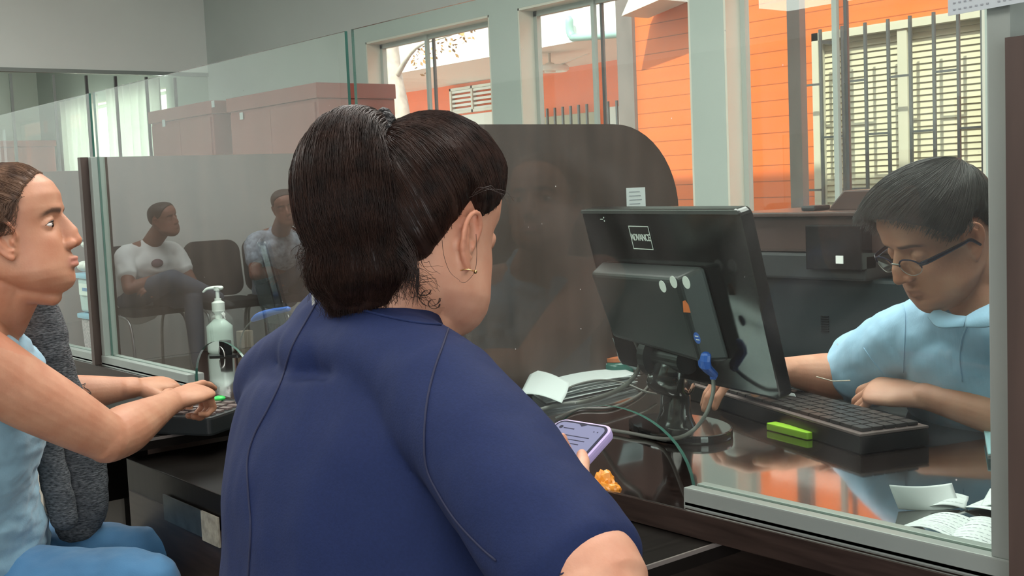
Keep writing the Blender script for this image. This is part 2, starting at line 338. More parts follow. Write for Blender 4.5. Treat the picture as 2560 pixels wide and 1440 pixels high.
for i, (a, b) in enumerate(WINS):
    w = thing('window_%d' % (i + 1), None, None, ((a + b) / 2, YW + .05, zs)); w['kind'] = 'structure'
    w['label'] = ('second window from the far end with the cream jamb' if i == 2 else 'window of the office looking onto the courtyard')
    rv = MB(); t = .012
    rv.box(a, a + t, YW + .001, YW + .15, zs, zh); rv.box(b - t, b, YW + .001, YW + .15, zs, zh); rv.box(a, b, YW + .001, YW + .15, zh - t, zh); rv.box(a, b, YW - .02, YW + .15, zs, zs + .02)
    rv.build('window_reveal', M['cream_frame'], w)
    fr = MB(); g = .028
    x0, x1 = a + t, b - t
    fr.box(x0, x1, YW + .10, YW + .13, zh - t - g, zh - t); fr.box(x0, x1, YW + .10, YW + .13, zs + .02, zs + .02 + g)
    fr.box(x0, x0 + g, YW + .10, YW + .13, zs, zh - t); fr.box(x1 - g, x1, YW + .10, YW + .13, zs, zh - t)
    mid = (x0 + x1) / 2
    if 1 <= i <= 3: mid = at((1072, 1488, 2092)[i - 1], (200, 150, 250)[i - 1], Y=YW + .10).x
    fr.box(mid - .012, mid + .012, YW + .09, YW + .11, zs, zh - t)
    fr.build('window_frame', M['white_frame'], w)
    MB().box(mid + .030, mid + .046, YW + .115, YW + .13, zs, zh - t).build('sliding_sash_edge', M['metal_grey'], w)
    MB().box(x0, x1, YW + .118, YW + .122, zs, zh).build('window_pane', M['window_glass'], w)
# glazed partition at the far end
pt = thing('glazed_partition', 'far glazed partition with thin vertical joints across the end of the room', 'partition', (XF, 3, 1.25))
MB().box(XF - .02, XF - .012, 1.9, 4.2, 1.25, 2.19).build('glass_pane', M['glass_far'], pt)
MB().box(XF - .04, XF + .01, 1.9, 4.2, 2.178, 2.206).build('top_rail', M['alu'], pt)
for y in (2.36, 2.70, 3.00, 3.24, 3.46, 3.70, 3.93):
    MB().box(XF - .03, XF - .01, y - .009, y + .009, 1.25, 2.165).build('vertical_joint', M['alu'] if y < 3.1 else M['metal_grey'], pt)
# curtains behind the partition, hung before the last window of the wall
def curtain(name, y, x0, x1, z0, z1, waves, label, seed):
    rnd = random.Random(seed); n = 130; v = []; f = []; nz = 14
    ph = [rnd.uniform(0, 6.28) for _ in range(3)]
    for k in range(nz + 1):
        z = z0 + (z1 - z0) * k / nz
        for i in range(n + 1):
            t = i / n; amp = .035 * (1.15 - .5 * k / nz)
            v.append((x0 + (x1 - x0) * t + .02 * math.sin(3 * t + z * 1.3), y + amp * math.sin(waves * 6.28 * t + ph[0] + .6 * math.sin(z * 1.1 + ph[1])) + .012 * math.sin(waves * 14 * t + ph[2]), z))
    for k in range(nz):
        for i in range(n): a = k * (n + 1) + i; f.append((a, a + 1, a + n + 2, a + n + 1))
    o = mesh_obj(name, v, f, M['curtain']); md = o.modifiers.new('s', 'SOLIDIFY'); md.thickness = .004
    return tag(o, label, 'curtain')
cm = M['curtain'].node_tree; tl_ = cm.nodes.new('ShaderNodeBsdfTranslucent'); tl_.inputs[0].default_value = (.80, .80, .78, 1); ms_ = cm.nodes.new('ShaderNodeMixShader'); ms_.inputs[0].default_value = .45
cm.links.new(cm.nodes['Principled BSDF'].outputs[0], ms_.inputs[1]); cm.links.new(tl_.outputs[0], ms_.inputs[2]); cm.links.new(ms_.outputs[0], cm.nodes['Material Output'].inputs[0])
curtain('curtain', 4.08, -12.0, -11.0, 0.01, 2.22, 6, 'pale gathered curtain at left behind the far glazed partition', 3)
curtain('curtain', 4.08, -10.75, -9.62, 0.01, 2.24, 6, 'greenish white curtain beside the brown lockers behind the partition', 9)
area('curtain_fill_light', (-10.8, 4.75, 1.5), (-10.8, 3, 1.5), 2.2, 1.5, 130, (.92, 1, .97))  # area lamp added outside the window to brighten the curtains
area('far_room_fill_light', (XF - 2, 2.6, 2.93), (XF - 2, 2.6, 0), 1.2, 1.2, 22, (.95, 1, .93))  # unseen lamp added to lighten the room beyond the partition
bx = thing('storage_cabinet', 'low reddish brown cabinet behind the far partition at the left edge', 'cabinet', (-12.3, 3.6, 0))
MB().box(-12.6, -12.08, 3.0, 4.03, 0, 1.80, .01).build('body', M['cabinet'], bx); MB().box(-12.62, -12.06, 2.98, 4.05, 1.80, 1.86, .008).build('lid', M['cabinet'], bx)

def locker(x0, x1, y0, y1, h, label, n):
    t = thing('tall_cabinet', label, 'cabinet', ((x0 + x1) / 2, (y0 + y1) / 2, 0))
    MB().box(x0 + .02, x1 - .02, y0 + .02, y1, 0, h - .09, .004).build('body', M['cabinet'], t)
    MB().box(x0, x1, y0, y1, h - .09, h, .006).build('cornice', M['cabinet'], t)
    w = (x1 - x0 - .08) / n
    for i in range(n): MB().box(x0 + .04 + i * w, x0 + .04 + (i + 1) * w - .006, y0 + .008, y0 + .02, .1, h - .11, .002).build('door', M['cabinet'], t)
    return t
c1 = locker(-7.43, -6.24, 3.62, 4.18, 1.875, 'nearer and taller looking reddish brown cabinet against the window wall', 2)
c2 = locker(-8.84, -7.74, 3.66, 4.18, 1.893, 'farther reddish brown cabinet beside the curtains, with small white tags', 2)
for px, py, s in ((410, 308, .05), (604, 290, .045), (533, 260, .045)):
    p = at(px, py, Y=3.66) if px < 560 else at(px, py, Y=3.62)
    tag(MB().box(p.x - s / 2, p.x + s / 2, p.y - .003, p.y - .001, p.z - s / 2, p.z + s / 2).build('paper_tag', M['paper'], c2 if px < 560 else c1))

# ================================================================== OUTSIDE
struct('ground', MB().box(-30, 8, YW + .15, 26, -.06, -.01), M['ground'], 'courtyard ground')
YO = 5.9
ob = thing('orange_building', 'orange boarded building close outside with barred louvred window', 'building', (-3, YO, 0))
w0, w1, wz0, wz1 = at(2036, 85, Y=YO).x, at(2470, 50, Y=YO).x + .02, .75, at(2036, 85, Y=YO).z
xc = at(1595, 300, Y=YO).x
MB().box(xc, w0, YO, YO + 2.4, 0, 3.4).box(w1, 1.5, YO, YO + .2, 0, 3.4).box(w0, w1, YO, YO + .2, wz1, 3.4).box(w0, w1, YO, YO + .2, 0, wz0).build('siding_wall', M['orange'], ob)
xc0 = at(1556, 300, Y=YO).x
MB().box(xc0, xc, YO - .03, YO + .12, 0, 3.4).build('corner_post', M['grey_post'], ob)
# its window
M['cream_out'] = mat('cream_outdoor_frame', (0.52, 0.48, 0.38), 0.5, noise_amt=.06, noise_scale=4)
fr = MB(); t = .045; xm = at(2262, 250, Y=YO).x
fr.box(w0, w0 + t, YO - .03, YO + .06, wz0, wz1); fr.box(w1 - t, w1, YO - .03, YO + .06, wz0, wz1); fr.box(w0, w1, YO - .03, YO + .06, wz1 - t, wz1); fr.box(w0, w1, YO - .03, YO + .06, wz0, wz0 + t)
fr.box(xm - .03, xm + .03, YO - .02, YO + .06, wz0, wz1)
fr.build('window_frame', M['cream_out'], ob)
for a, b in ((w0 + t, xm - .03), (xm + .03, w1 - t)):
    lv = MB(); z = wz0 + t + .01
    while z < wz1 - t:
        lv.add([(a, YO + .030, z), (b, YO + .030, z), (b, YO + .040, z + .033), (a, YO + .040, z + .033), (a, YO + .034, z - .002), (b, YO + .034, z - .002), (b, YO + .044, z + .031), (a, YO + .044, z + .031)],
               [(0, 1, 2, 3), (7, 6, 5, 4), (0, 4, 5, 1), (3, 2, 6, 7), (0, 3, 7, 4), (1, 5, 6, 2)]); z += .034
    lv.build('louvre_blind', M['cream_slat'], ob)
MB().box(w0, w1, YO + .07, YO + .1, wz0, wz1).build('blind_backing', M['cream_slat'], ob)
gr = thing('window_grille', 'dark metal grille of vertical bars before the louvred window of the orange building', 'grille', ((w0 + w1) / 2, YO - .16, wz0))
bars = [at(px, 200, Y=YO - .16).x for px in (2053, 2108, 2165, 2222, 2277, 2336, 2397, 2457)]; ztop = at(2217, 48, Y=YO - .16).z
for x in bars: MB().box(x - .0075, x + .0075, YO - .168, YO - .153, .72, ztop).build('vertical_bar', M['metal_grey'], gr)
rungs = [(2015, 2053, 212), (2108, 2165, 202), (2222, 2277, 190), (2336, 2397, 177), (2053, 2108, 342), (2165, 2222, 334), (2277, 2336, 327), (2397, 2457, 319), (2015, 2053, 475), (2108, 2165, 472)]
for a, b, y in rungs:
    p = at((a + b) / 2, y, Y=YO - .16); MB().box(at(a, y, Y=YO - .16).x, at(b, y, Y=YO - .16).x, YO - .166, YO - .154, p.z - .006, p.z + .006).build('rung', M['metal_grey'], gr)
for x in (bars[0], bars[-1]):
    for z in (.85, ztop - .08): MB().box(x - .008, x + .008, YO - .15, YO + .0, z, z + .02).build('wall_fixing', M['metal_grey'], gr)
col = thing('veranda_column', 'weathered grey column standing before the orange siding', 'column', (-3.85, 5, 0))
xa, xb = at(1972, 300, Y=5.0).x, at(2012, 300, Y=5.0).x
MB().box(xa, xb - .02, 5.0, 5.05, 0, 3.3, .004).build('shaft', M['grey_post'], col)
MB().box(xa - .03, xb + .03, 4.97, 5.12, 0, .12, .004).build('foot', M['grey_post'], col)
# gable end of its roof, seen at the top
rf = thing('eaves_gable', 'pinkish eaves corner above the orange siding', 'roof', (-5, 5.6, 2.4))
e0 = at(1548, 40, Y=5.6); e1 = at(1590, 0, Y=5.6)
MB().prism([(0, 0), (.62, .10), (.62, .9), (.45, .62)], (1, 0, 0), (0, 0, 1), (0, 1, 0), (e0.x, 5.62, e0.z), .25).build('fascia_board', M['cream_frame'], rf)
# farther wing
YD = 8.5
fbz = at(1300, 187, Y=YD).z
db = thing('far_wing', 'farther orange wing across the courtyard under white eaves', 'building', (-11, YD, 0))
MB().box(-17, -6.2, YD, YD + .2, 0, fbz).build('wall', M['orange_plain'], db)
MB().box(-17, -6.2, YD - 1.5, YD + .2, fbz, fbz + .05).build('soffit', M['white_out'], db)
MB().box(-17, -6.2, YD - 1.58, YD - 1.5, fbz - .02, fbz + .34).build('fascia', M['white_out'], db)
tl = MB(); v = []; f = []; n = 260
for k, (yy, zz) in enumerate(((YD - 1.68, fbz + .36), (YD - 1.60, fbz + .40), (YD + 1.6, fbz + 1.1))):
    for i in range(n + 1):
        x = -17 + 10.8 * i / n; v.append((x, yy, zz + .05 * abs(math.sin(x * PI / .30))))
for k in range(2):
    for i in range(n): a = k * (n + 1) + i; f.append((a, a + 1, a + n + 2, a + n + 1))
o = mesh_obj('tiled_roof', v, f, M['tile_roof'], db); md = o.modifiers.new('s', 'SOLIDIFY'); md.thickness = .03
# louvred vent, sloping pipe, window with bars on it
lx0, lx1 = at(1125, 240, Y=YD - .05).x, at(1238, 240, Y=YD - .05).x; lz1, lz0 = at(1180, 214, Y=YD - .05).z, at(1180, 280, Y=YD - .05).z
lvn = thing('louvred_shutter', 'white louvred shutter on the far orange wing', 'shutter', ((lx0 + lx1) / 2, YD - .05, lz0))
fr = MB(); fr.box(lx0, lx1, YD - .06, YD, lz1 - .03, lz1); fr.box(lx0, lx1, YD - .06, YD, lz0, lz0 + .03)
for x in (lx0, (lx0 + lx1) / 2 - .015, lx1 - .03): fr.box(x, x + .03, YD - .06, YD, lz0, lz1)
fr.build('frame', M['cream_frame'], lvn)
sl = MB(); z = lz0 + .03
while z < lz1 - .03: sl.box(lx0, lx1, YD - .045, YD - .02, z, z + .028); z += .052
sl.build('slats', M['white_out'], lvn)
MB().box(lx0, lx1, YD - .01, YD - .002, lz0 - .22, lz0 - .02).build('sill_panel', M['white_out'], lvn)
bx0, bx1 = at(1305, 290, Y=YD - .1).x, at(1480, 290, Y=YD - .1).x; bz = at(1400, 268, Y=YD - .1).z
fg = thing('far_window', 'pale window behind thin bars on the far orange wing', 'window', ((bx0 + bx1) / 2, YD - .1, bz - .5))
MB().box(bx0, bx1, YD - .03, YD, bz - .6, bz - .08).build('pane_panel', M['cream_slat'], fg)
for i in range(9): x = bx0 + (bx1 - bx0) * (i + .5) / 9; MB().box(x - .011, x + .011, YD - .12, YD - .10, bz - .6, bz).build('bar', M['metal_grey'], fg)
bx0, bx1 = at(1512, 290, Y=YD - .1).x, at(1556, 290, Y=YD - .1).x
fg2 = thing('far_window', 'narrow pale window with two bars beside the grey corner post', 'window', ((bx0 + bx1) / 2, YD - .1, bz - .5))
MB().box(bx0, bx1, YD - .03, YD, bz - .6, bz - .05).build('pane_panel', M['white_out'], fg2)
for i in range(2): x = bx0 + (bx1 - bx0) * (i + .5) / 2; MB().box(x - .011, x + .011, YD - .12, YD - .10, bz - .6, bz).build('bar', M['metal_grey'], fg2)
# ring fan under the eaves
fc = at(1375, 172, Y=7.4); fan = thing('ceiling_fan', 'round white caged fan under the far white eaves', 'fan', fc)
rg = MB(); pr_ = [fc + Vector((.15 * math.cos(a), .15 * math.sin(a), 0)) for a in np.linspace(0, 2 * PI, 25)]
rg.tube(pr_, .030, n=8, sub=2).build('cage_ring', M['white_out'], fan, smooth=True)
MB().lathe([(.05, -.03), (.055, 0), (.04, .05), (.012, .06), (.012, fbz - fc.z)], fc).build('motor', M['white_out'], fan, smooth=True)
for k in range(3):
    a = k * 2.1 + .3; d = Vector((math.cos(a), math.sin(a), .15)); q = d.cross(Vector((0, 0, 1))).normalized() * .03
    MB().add([fc + d * .05 + q, fc + d * .05 - q, fc + d * .42 - q * .6 + Vector((0, 0, .03)), fc + d * .42 + q * .6 + Vector((0, 0, .03)), fc + d * .05 + q + Vector((0, 0, .006)), fc + d * .05 - q + Vector((0, 0, .006)), fc + d * .42 - q * .6 + Vector((0, 0, .036)), fc + d * .42 + q * .6 + Vector((0, 0, .036))],
             [(0, 1, 2, 3), (4, 7, 6, 5), (0, 3, 7, 4), (1, 5, 6, 2), (0, 4, 5, 1), (3, 2, 6, 7)]).build('blade', M['white_out'], fan)
pa, pb = at(1425, 98, Y=6.85), at(1570, 88, Y=6.85)
tag(MB().tube([pa + Vector((0, 0, .16)), pa + Vector((0, 0, .08)), pa + Vector((.03, 0, .02)), pa + Vector((.14, 0, 0)), pb + Vector((.3, 0, 0))], .034, sub=3).build('drain_pipe', M['pvc'], smooth=True), 'pale green drain pipe running under the eaves beside the corner post', 'pipe')
# tree
tr = thing('courtyard_tree', 'pale bare tree trunk with a few dry orange leaves in the courtyard', 'tree', at(1010, 420, Y=5.9))
tb = [at(1022, 900, Y=5.9), at(1012, 420, Y=5.9), at(1000, 280, Y=5.9), at(985, 200, Y=5.9), at(972, 100, Y=5.9), at(965, -60, Y=5.9)]
MB().tube(tb, [.12, .10, .085, .08, .08, .07]).build('trunk', M['bark'], tr, smooth=True)
MB().tube([at(985, 200, Y=5.9), at(1040, 120, Y=5.9), at(1120, 90, Y=5.9), at(1190, 60, Y=5.9)], [.03, .014, .008, .005]).build('branch', M['bark'], tr, smooth=True)
lf = MB(); rnd = random.Random(5)
for i in range(110):
    px = rnd.uniform(1030, 1190); py = 150 - (px - 1030) * .5 + rnd.gauss(0, 18); c = at(px, py, Y=5.9 + rnd.uniform(-.2, .2)); a = Vector((rnd.uniform(-1, 1), rnd.uniform(-1, 1), rnd.uniform(-1, 1))).normalized(); b = a.orthogonal().normalized(); s = rnd.uniform(.012, .028)
    lf.add([c - a * s, c + b * s * .5, c + a * s, c - b * s * .5, c + a.cross(b) * .002], [(0, 1, 4), (1, 2, 4), (2, 3, 4), (3, 0, 4), (0, 3, 2, 1)])
o = lf.build('dry_leaves', M['leaf'], tr); o['kind'] = 'stuff'

# ================================================================== COUNTER LINE
ZT, ZS = .776, .740           # counter top, customers' shelf
YG = 1.2
ct = thing('service_counter', 'long dark brown polished service counter running under the glass', 'counter', (-2.6, 1.6, 0))
MB().box(-6.2, .9, 1.165, 1.98, ZT - .034, ZT, .003).build('worktop', M['counter'], ct)
MB().box(-6.2, .9, 1.162, 1.1648, ZT - .034, ZT - .0005).build('dark_edge', M['wood'], ct)  # dark strip added over the front edge to keep it from looking bright
MB().box(-6.2, .9, 1.22, 1.24, .02, ZT - .034).build('front_panel', M['wood'], ct)
for x in (-5.87, -4.57, -3.27, -1.96, -.63):
    MB().box(x - .01, x + .01, 1.24, 1.95, 0, ZT - .034).build('support_panel', M['wood'], ct)
XD = [-4.59, -3.292, -1.955, -.622]
dlab = {-4.59: 'far dark divider board behind the woman in light blue, third along the counter', -3.292: 'dark divider board between far booths, its edge facing beside the left woman',
        -1.955: 'dark brown divider board with rounded top corner and pinned note behind the monitor', -.622: 'dark divider board at the right edge of the photo beside the clerk'}
for x in XD:
    R = .20; Y0, Y1, Z1 = 1.16, 2.08, 1.347
    if x == -1.955: Y0 = 1.206
    poly = [(Y0, ZT + .0005), (Y0, Z1)]
    for i in range(13): a = PI / 2 * (1 - i / 12); poly.append((Y1 - R + R * math.cos(a), Z1 - R + R * math.sin(a)))
    poly += [(Y1, .62), (1.985, .62), (1.985, ZT + .0005)]
    o = MB().prism(poly, (0, 1, 0), (0, 0, 1), (1, 0, 0), (x - .011, 0, 0), .022).build('divider_board', M['wood_dull']); tag(o, dlab[x], 'divider')
nt_ = thing('pinned_note', 'small white printed note on the dark brown divider above the monitor', 'paper', at(1590, 500, X=-1.942))
c = at(1590, 500, X=-1.9425)
MB().box(c.x - .0005, c.x + .0005, c.y - .030, c.y + .030, c.z - .035, c.z + .028).build('sheet', M['paper'], nt_)
ln = MB()
for k in range(5): ln.box(c.x + .0006, c.x + .0010, c.y - .022, c.y + .012 + .003 * (k % 3), c.z + .018 - k * .009, c.z + .0195 - k * .009)
ln.build('printed_lines', M['ink'], nt_)

# glass panes with the pass-through arch cut out, and the aluminium frame
def pane(x0, x1, arch, label, gm='glass'):
    z0, z1 = ZT + .004, 1.52
    poly = [(x0, z0)]
    if arch:
        ca, ra, ha = arch
        poly.append((ca - ra, z0))
        for i in range(1, 24): a = PI - PI * i / 24; poly.append((ca + ra * math.cos(a), z0 + ha * math.sin(a) ** .85))
        poly.append((ca + ra, z0))
    poly += [(x1, z0), (x1, z1), (x0, z1)]
    n = len(poly); y0, y1 = YG - .003, YG + .003
    v = [(p[0], y0, p[1]) for p in poly] + [(p[0], y1, p[1]) for p in poly]
    f = [list(range(n)), [2 * n - 1 - i for i in range(n)]] + [[(i + 1) % n, i, n + i, n + (i + 1) % n] for i in range(n)]
    o = mesh_obj('counter_screen', v, f, None, None, smooth=False, mats=[M[gm], M['glass_edge']], fmats=[0, 0] + [1] * n)
    return tag(o, label, 'glass')
pane(-1.925, -.665, (-1.26, .152, .112), 'nearest clear glass pane between the customers and the clerk', 'glass_near')
pane(-3.255, -1.948, (-2.56, .152, .112), 'clear glass pane before the hand sanitizer bottle')
pane(-4.555, -3.285, (-3.90, .152, .112), 'clear glass pane before the plush rabbit')
pane(-5.85, -4.60, None, 'farthest clear glass pane behind the head of the left woman')
for i, (x0, x1, lab) in enumerate(((-1.108, -.64, 'grey aluminium sill under the nearest glass pane, right of the arch'), (-3.28, -2.712, 'grey aluminium sill under the glass before the sanitizer bottle'), (-3.75, -3.305, 'grey aluminium sill under the glass before the stacked bins'), (-2.408, -1.99, 'aluminium sill behind the navy dress woman'))):
    m_ = MB(); m_.box(x0, x1, YG - .022, YG - .004, ZT, ZT + .026, .002); m_.box(x0, x1, YG + .004, YG + .020, ZT, ZT + .026, .002); m_.box(x0, x1, YG - .022, YG + .02, ZT, ZT + .006)
    tag(m_.build('glazing_sill', M['alu']), lab, 'frame')
for x0, x1, z1, lab in ((-.664, -.638, 1.56, 'grey aluminium post at the right beside the dark divider edge'), (-3.279, -3.256, 1.347, 'thin light aluminium post beside the dark divider edge near the left woman')):
    tag(MB().box(x0, x1, YG - .020, YG + .018, ZT + .026, z1, .002).build('frame_post', M['alu']), lab, 'frame')

# customers' shelves and the dark cabinets between them
for x0, x1, lab in ((-1.80, -1.042, 'black customer shelf under the nearest glass, below the phone'), (-3.10, -2.342, 'dark customer shelf under the elbows of the left woman')):
    s = thing('customer_shelf', lab, 'shelf', ((x0 + x1) / 2, 1.0, ZS))
    MB().box(x0, x1 - .003, .895, 1.215, ZS - .022, ZS, .001).build('board', M['shelf'], s)
    MB().box(x1 - .003, x1, .895, 1.215, ZS - .022, ZS - .005).build('dark_edge', M['shelf'], s); MB().box(x1 - .003, x1, .895, 1.215, ZS - .005, ZS + .0005).build('edge_strip', M['edge'], s, label='pale worn edge strip')
    MB().box(x0, x1 - .003, .892, .895, ZS - .022, ZS + .0005).build('edge_strip', M['edge'], s)
    MB().box(x0 + .03, x0 + .05, .93, 1.2, .45, ZS - .022).build('bracket', M['shelf'], s)
for x0, x1, lab in ((-2.405, -1.86, 'black cabinet below the counter between the two seated women'), (-1.0, .5, 'black cabinet below the counter at the lower right')):
    if x0 > -1.5: y0 = 1.13
    else: y0 = .90
    s = thing('counter_cabinet', lab, 'cabinet', ((x0 + x1) / 2, 1.1, 0))
    MB().box(x0, x1, y0, 1.219, .08, .695, .002).build('body', M['shelf'], s)
    MB().box(x0 + .012, x1, y0 - .004, y0, .10, .63).build('front', M['wood'], s)
    if y0 < 1:
        a, b = at(405, 1195, Y=y0 - .006), at(500, 1232, Y=y0 - .006)
        MB().box(a.x, b.x, y0 - .007, y0 - .004, .605, .655).build('metal_plate', mat('worn_plate', (.10, .115, .115), .35, metal=.6, noise_amt=.5, noise_scale=30), s)
        MB().box(b.x, b.x + .07, y0 - .0075, y0 - .004, .600, .655).build('paper_sticker', mat('old_sticker', (.42, .40, .33), .7, noise_amt=.5, noise_scale=60), s)
# pale box on the floor beyond, seen between the cardigan and the cabinet
tag(MB().box(-3.80, -3.13, 1.0, 1.16, 0, .62, .01).build('document_box', mat('pale_box', (.42, .40, .36), .6, noise_amt=.1)), 'pale box beneath the counter seen behind the dark knit cardigan', 'box')
#PART2
# ================================================================== THINGS ON THE STAFF SIDE
def onplane(px, py, o, n):
    d = Vector(_M @ np.array([px - CX, CY - py, -F])); e = Vector((0, 0, EYE)); n = Vector(n)
    return e + d * ((Vector(o) - e).dot(n) / d.dot(n))

def monitor(label, c, yaw, tilt, w, h, housing, base_c, stickers=True):
    c = Vector(c); u = Vector((math.cos(yaw), math.sin(yaw), 0)); n = Vector((math.sin(yaw), -math.cos(yaw), 0))
    v = Vector((0, 0, 1)) * math.cos(tilt) + n * math.sin(tilt); b = u.cross(v)      # b points to the customers (back of the monitor)
    if b.dot(n) < 0: b = -b
    t = thing('computer_monitor', label, 'monitor', (base_c[0], base_c[1], ZT))
    MB().prism(rounded(w, h, .014), u, v, b, c - b * .022, .022, bev=.004).build('back_shell', M['black_gloss'], t)
    MB().prism(rounded(w - .03, h - .03, .004), u, v, b, c - b * .0235, .0015).build('screen', M['black'], t)
    MB().prism(rounded(w - .004, .006, .002), u, v, b, c + v * (h / 2 - .004) + b * .0001, .0022).build('top_seam', M['metal_grey'], t)
    q = [(x * w, y * h) for x, y in housing]; cq = (sum(p[0] for p in q) / 4, sum(p[1] for p in q) / 4)
    inn = [(cq[0] + (x - cq[0]) * .86, cq[1] + (y - cq[1]) * .88) for x, y in q]
    m_ = MB(); vs = [c + u * x + v * y for x, y in q] + [c + u * x + v * y + b * .042 for x, y in inn]
    m_.add(vs, [(0, 1, 5, 4), (1, 2, 6, 5), (2, 3, 7, 6), (3, 0, 4, 7), (4, 5, 6, 7), (3, 2, 1, 0)])
    hs = m_.build('rear_housing', M['black_soft'], t)
    bv = hs.modifiers.new('b', 'BEVEL'); bv.width = .007; bv.segments = 3; bv.limit_method = 'ANGLE'
    # stand
    bc = Vector((base_c[0], base_c[1], ZT)); top = c + u * cq[0] * .9 - v * (h * .36) + b * .012
    m_ = MB(); m_.add(*loft([top + v * .03, top, top - Vector((0, 0, .045)) + n * .006, bc + Vector((0, 0, .09)), bc + Vector((0, 0, .04)), bc + Vector((0, 0, .012))],
        [(.040, .012), (.040, .018), (.038, .018), (.038, .018), (.040, .020), (.052, .030)], side=u, n=24, caps=1))
    m_.build('stand_column', M['black_gloss'], t, smooth=True)
    m_ = MB(); m_.lathe([(.03, 0), (.04, .0), (.04, .02), (.03, .02)], top - u * .045 - b * .002, ax=u); m_.lathe([(.012, -.052), (.022, -.052), (.022, .052), (.012, .052)], top, ax=u); m_.build('hinge', M['black'], t, smooth=False)
    pr = []
    for i in range(36): a = 2 * PI * i / 36; pr.append((.118 * math.cos(a), .088 * math.sin(a) * (1 if math.sin(a) > 0 else .75)))
    MB().prism(pr, u, -n, (0, 0, 1), bc + Vector((0, 0, .0008)), .014, bev=.004).build('foot', M['black_gloss'], t)
    return t, c, u, v, b, cq
P0 = (-1.337, 1.408, 1.032)
hz = []
_y, _t = -.244, .231; _u = Vector((math.cos(_y), math.sin(_y), 0)); _n = Vector((math.sin(_y), -math.cos(_y), 0)); _v = Vector((0, 0, 1)) * math.cos(_t) + _n * math.sin(_t); _b = _n * math.cos(_t) - Vector((0, 0, 1)) * math.sin(_t)
def mon_uv(px, py, off): p = onplane(px, py, Vector(P0) + _b * off, _b) - Vector(P0); return p.dot(_u), p.dot(_v)
for px, py, off in ((1497, 655, .008), (1752, 668, .008), (1818, 908, .008), (1535, 845, .03)):
    a_, b_ = mon_uv(px, py, off); hz.append((a_ / .47, b_ / .29))
bc = at(1690, 1082, Z=ZT)
mon, mc, mu, mv, mb_, cq = monitor('black computer monitor seen from behind with three white round stickers', P0, _y, _t, .47, .29, hz, (bc.x, bc.y))
def mon_at(px, py, off=.0): return onplane(px, py, mc + mb_ * off, mb_)
# maker's plate
pc = mon_at(1603, 594, .0005)
MB().prism(rounded(.062, .040, .001), mu, mv, mb_, pc, .0008).build('logo_plate', M['black'], mon)
m_ = MB()
for x0, x1, y0, y1 in ((-.031, .031, .0185, .020), (-.031, .031, -.020, -.0185), (-.031, -.0298, -.02, .02), (.0298, .031, -.02, .02)):
    m_.prism([(x0, y0), (x1, y0), (x1, y1), (x0, y1)], mu, mv, mb_, pc + mb_ * .0008, .0004)
m_.build('logo_border', M['white_plastic'], mon)
text_mesh('logo_lettering', 'ADVANCE', .0165, frame(pc + mb_ * .0011, mu, mv, mb_), M['white_plastic'], mon, spacing=.86, sx=.86)
m_ = MB(); q = mon_at(1506, 548, .0008)
m_.prism([(-.007, -.0008), (.002, -.0008), (.002, .0008), (-.007, .0008)], mu, mv, mb_, q, .0004); m_.lathe([(.0015, 0), (.0015, .0006)], q + mu * .006 + mv * .003, n=8, ax=mb_); m_.lathe([(.0015, 0), (.0015, .0006)], q + mu * .006 - mv * .003, n=8, ax=mb_)
m_.build('printed_mark', M['white_plastic'], mon)
def sticker(name, px, py, rx, ry, m, rot=0, off=.0425, poly=None):
    q = mon_at(px, py, off); P = poly or [(rx * math.cos(a), ry * math.sin(a)) for a in np.linspace(0, 2 * PI, 24, endpoint=False)]
    P = [(x * math.cos(rot) - y * math.sin(rot), x * math.sin(rot) + y * math.cos(rot)) for x, y in P]
    return MB().prism(P, mu, mv, mb_, q, .0006).build(name, m, mon)
sticker('round_sticker', 1657, 716, .0090, .0098, M['white_plastic'], .5); sticker('round_sticker', 1684, 705, .0092, .0098, M['white_plastic'], .3); sticker('round_sticker', 1716, 706, .0096, .0100, M['white_plastic'])
sticker('orange_sticker', 1714, 766, 0, 0, M['orange_sticker'], 0, poly=[(-.009, -.010), (.010, -.009), (.0095, .003), (.003, .010), (-.004, .008)])
sticker('blue_sticker', 1743, 845, .0085, .0092, M['blue_plug'])
q = mon_at(1743, 845, .0432); m_ = MB(); m_.prism([(-.005, .002), (.004, .002), (.004, .0035), (-.005, .0035)], mu, mv, mb_, q, .0004); m_.prism([(-.004, -.0035), (.005, -.0035), (.005, -.002), (-.004, -.002)], mu, mv, mb_, q, .0004); m_.build('sticker_print', M['white_plastic'], mon)
# cables
def cable(name, label, pts, r, m=None, cat='cable'):
    return tag(MB().tube(pts, r, n=8, sub=6).build(name, m or M['cable'], smooth=True), label, cat)
vg = at(1762, 905, Y=1.37); v2 = at(1783, 944, Y=1.39)
vc = thing('video_cable', 'grey monitor cable with blue plug looping down to the polished counter', 'cable', vg)
m_ = MB(); m_.add(*loft([vg + Vector((0, 0, .01)), vg - Vector((0, 0, .006)), v2 + Vector((0, 0, .006)), v2], [(.015, .007), (.014, .007), (.010, .006), (.006, .005)], side=mu, n=12, sub=2)); m_.build('blue_plug', M['blue_plug'], vc, smooth=False, label='bright blue plug')
kp = [v2, at(1782, 985, Y=1.38), at(1762, 1040, Y=1.36), at(1720, 1085, Y=1.33), at(1660, 1097, Z=ZT + .01), at(1570, 1082, Z=ZT + .006), at(1500, 1072, Z=ZT + .006), at(1420, 1070, Z=ZT + .006)]
MB().tube(kp, .0032, n=8, sub=6).build('cord', M['cable'], vc, smooth=True)
cable('power_cable', 'thick grey cable curving from the monitor over the white papers', [at(1588, 850, Y=1.43), at(1602, 890, Y=1.46), at(1590, 935, Y=1.47), at(1545, 975, Y=1.45), at(1470, 1002, Z=ZT + .03), at(1400, 1012, Z=ZT + .025), at(1330, 1030, Z=ZT + .02)], .0042)
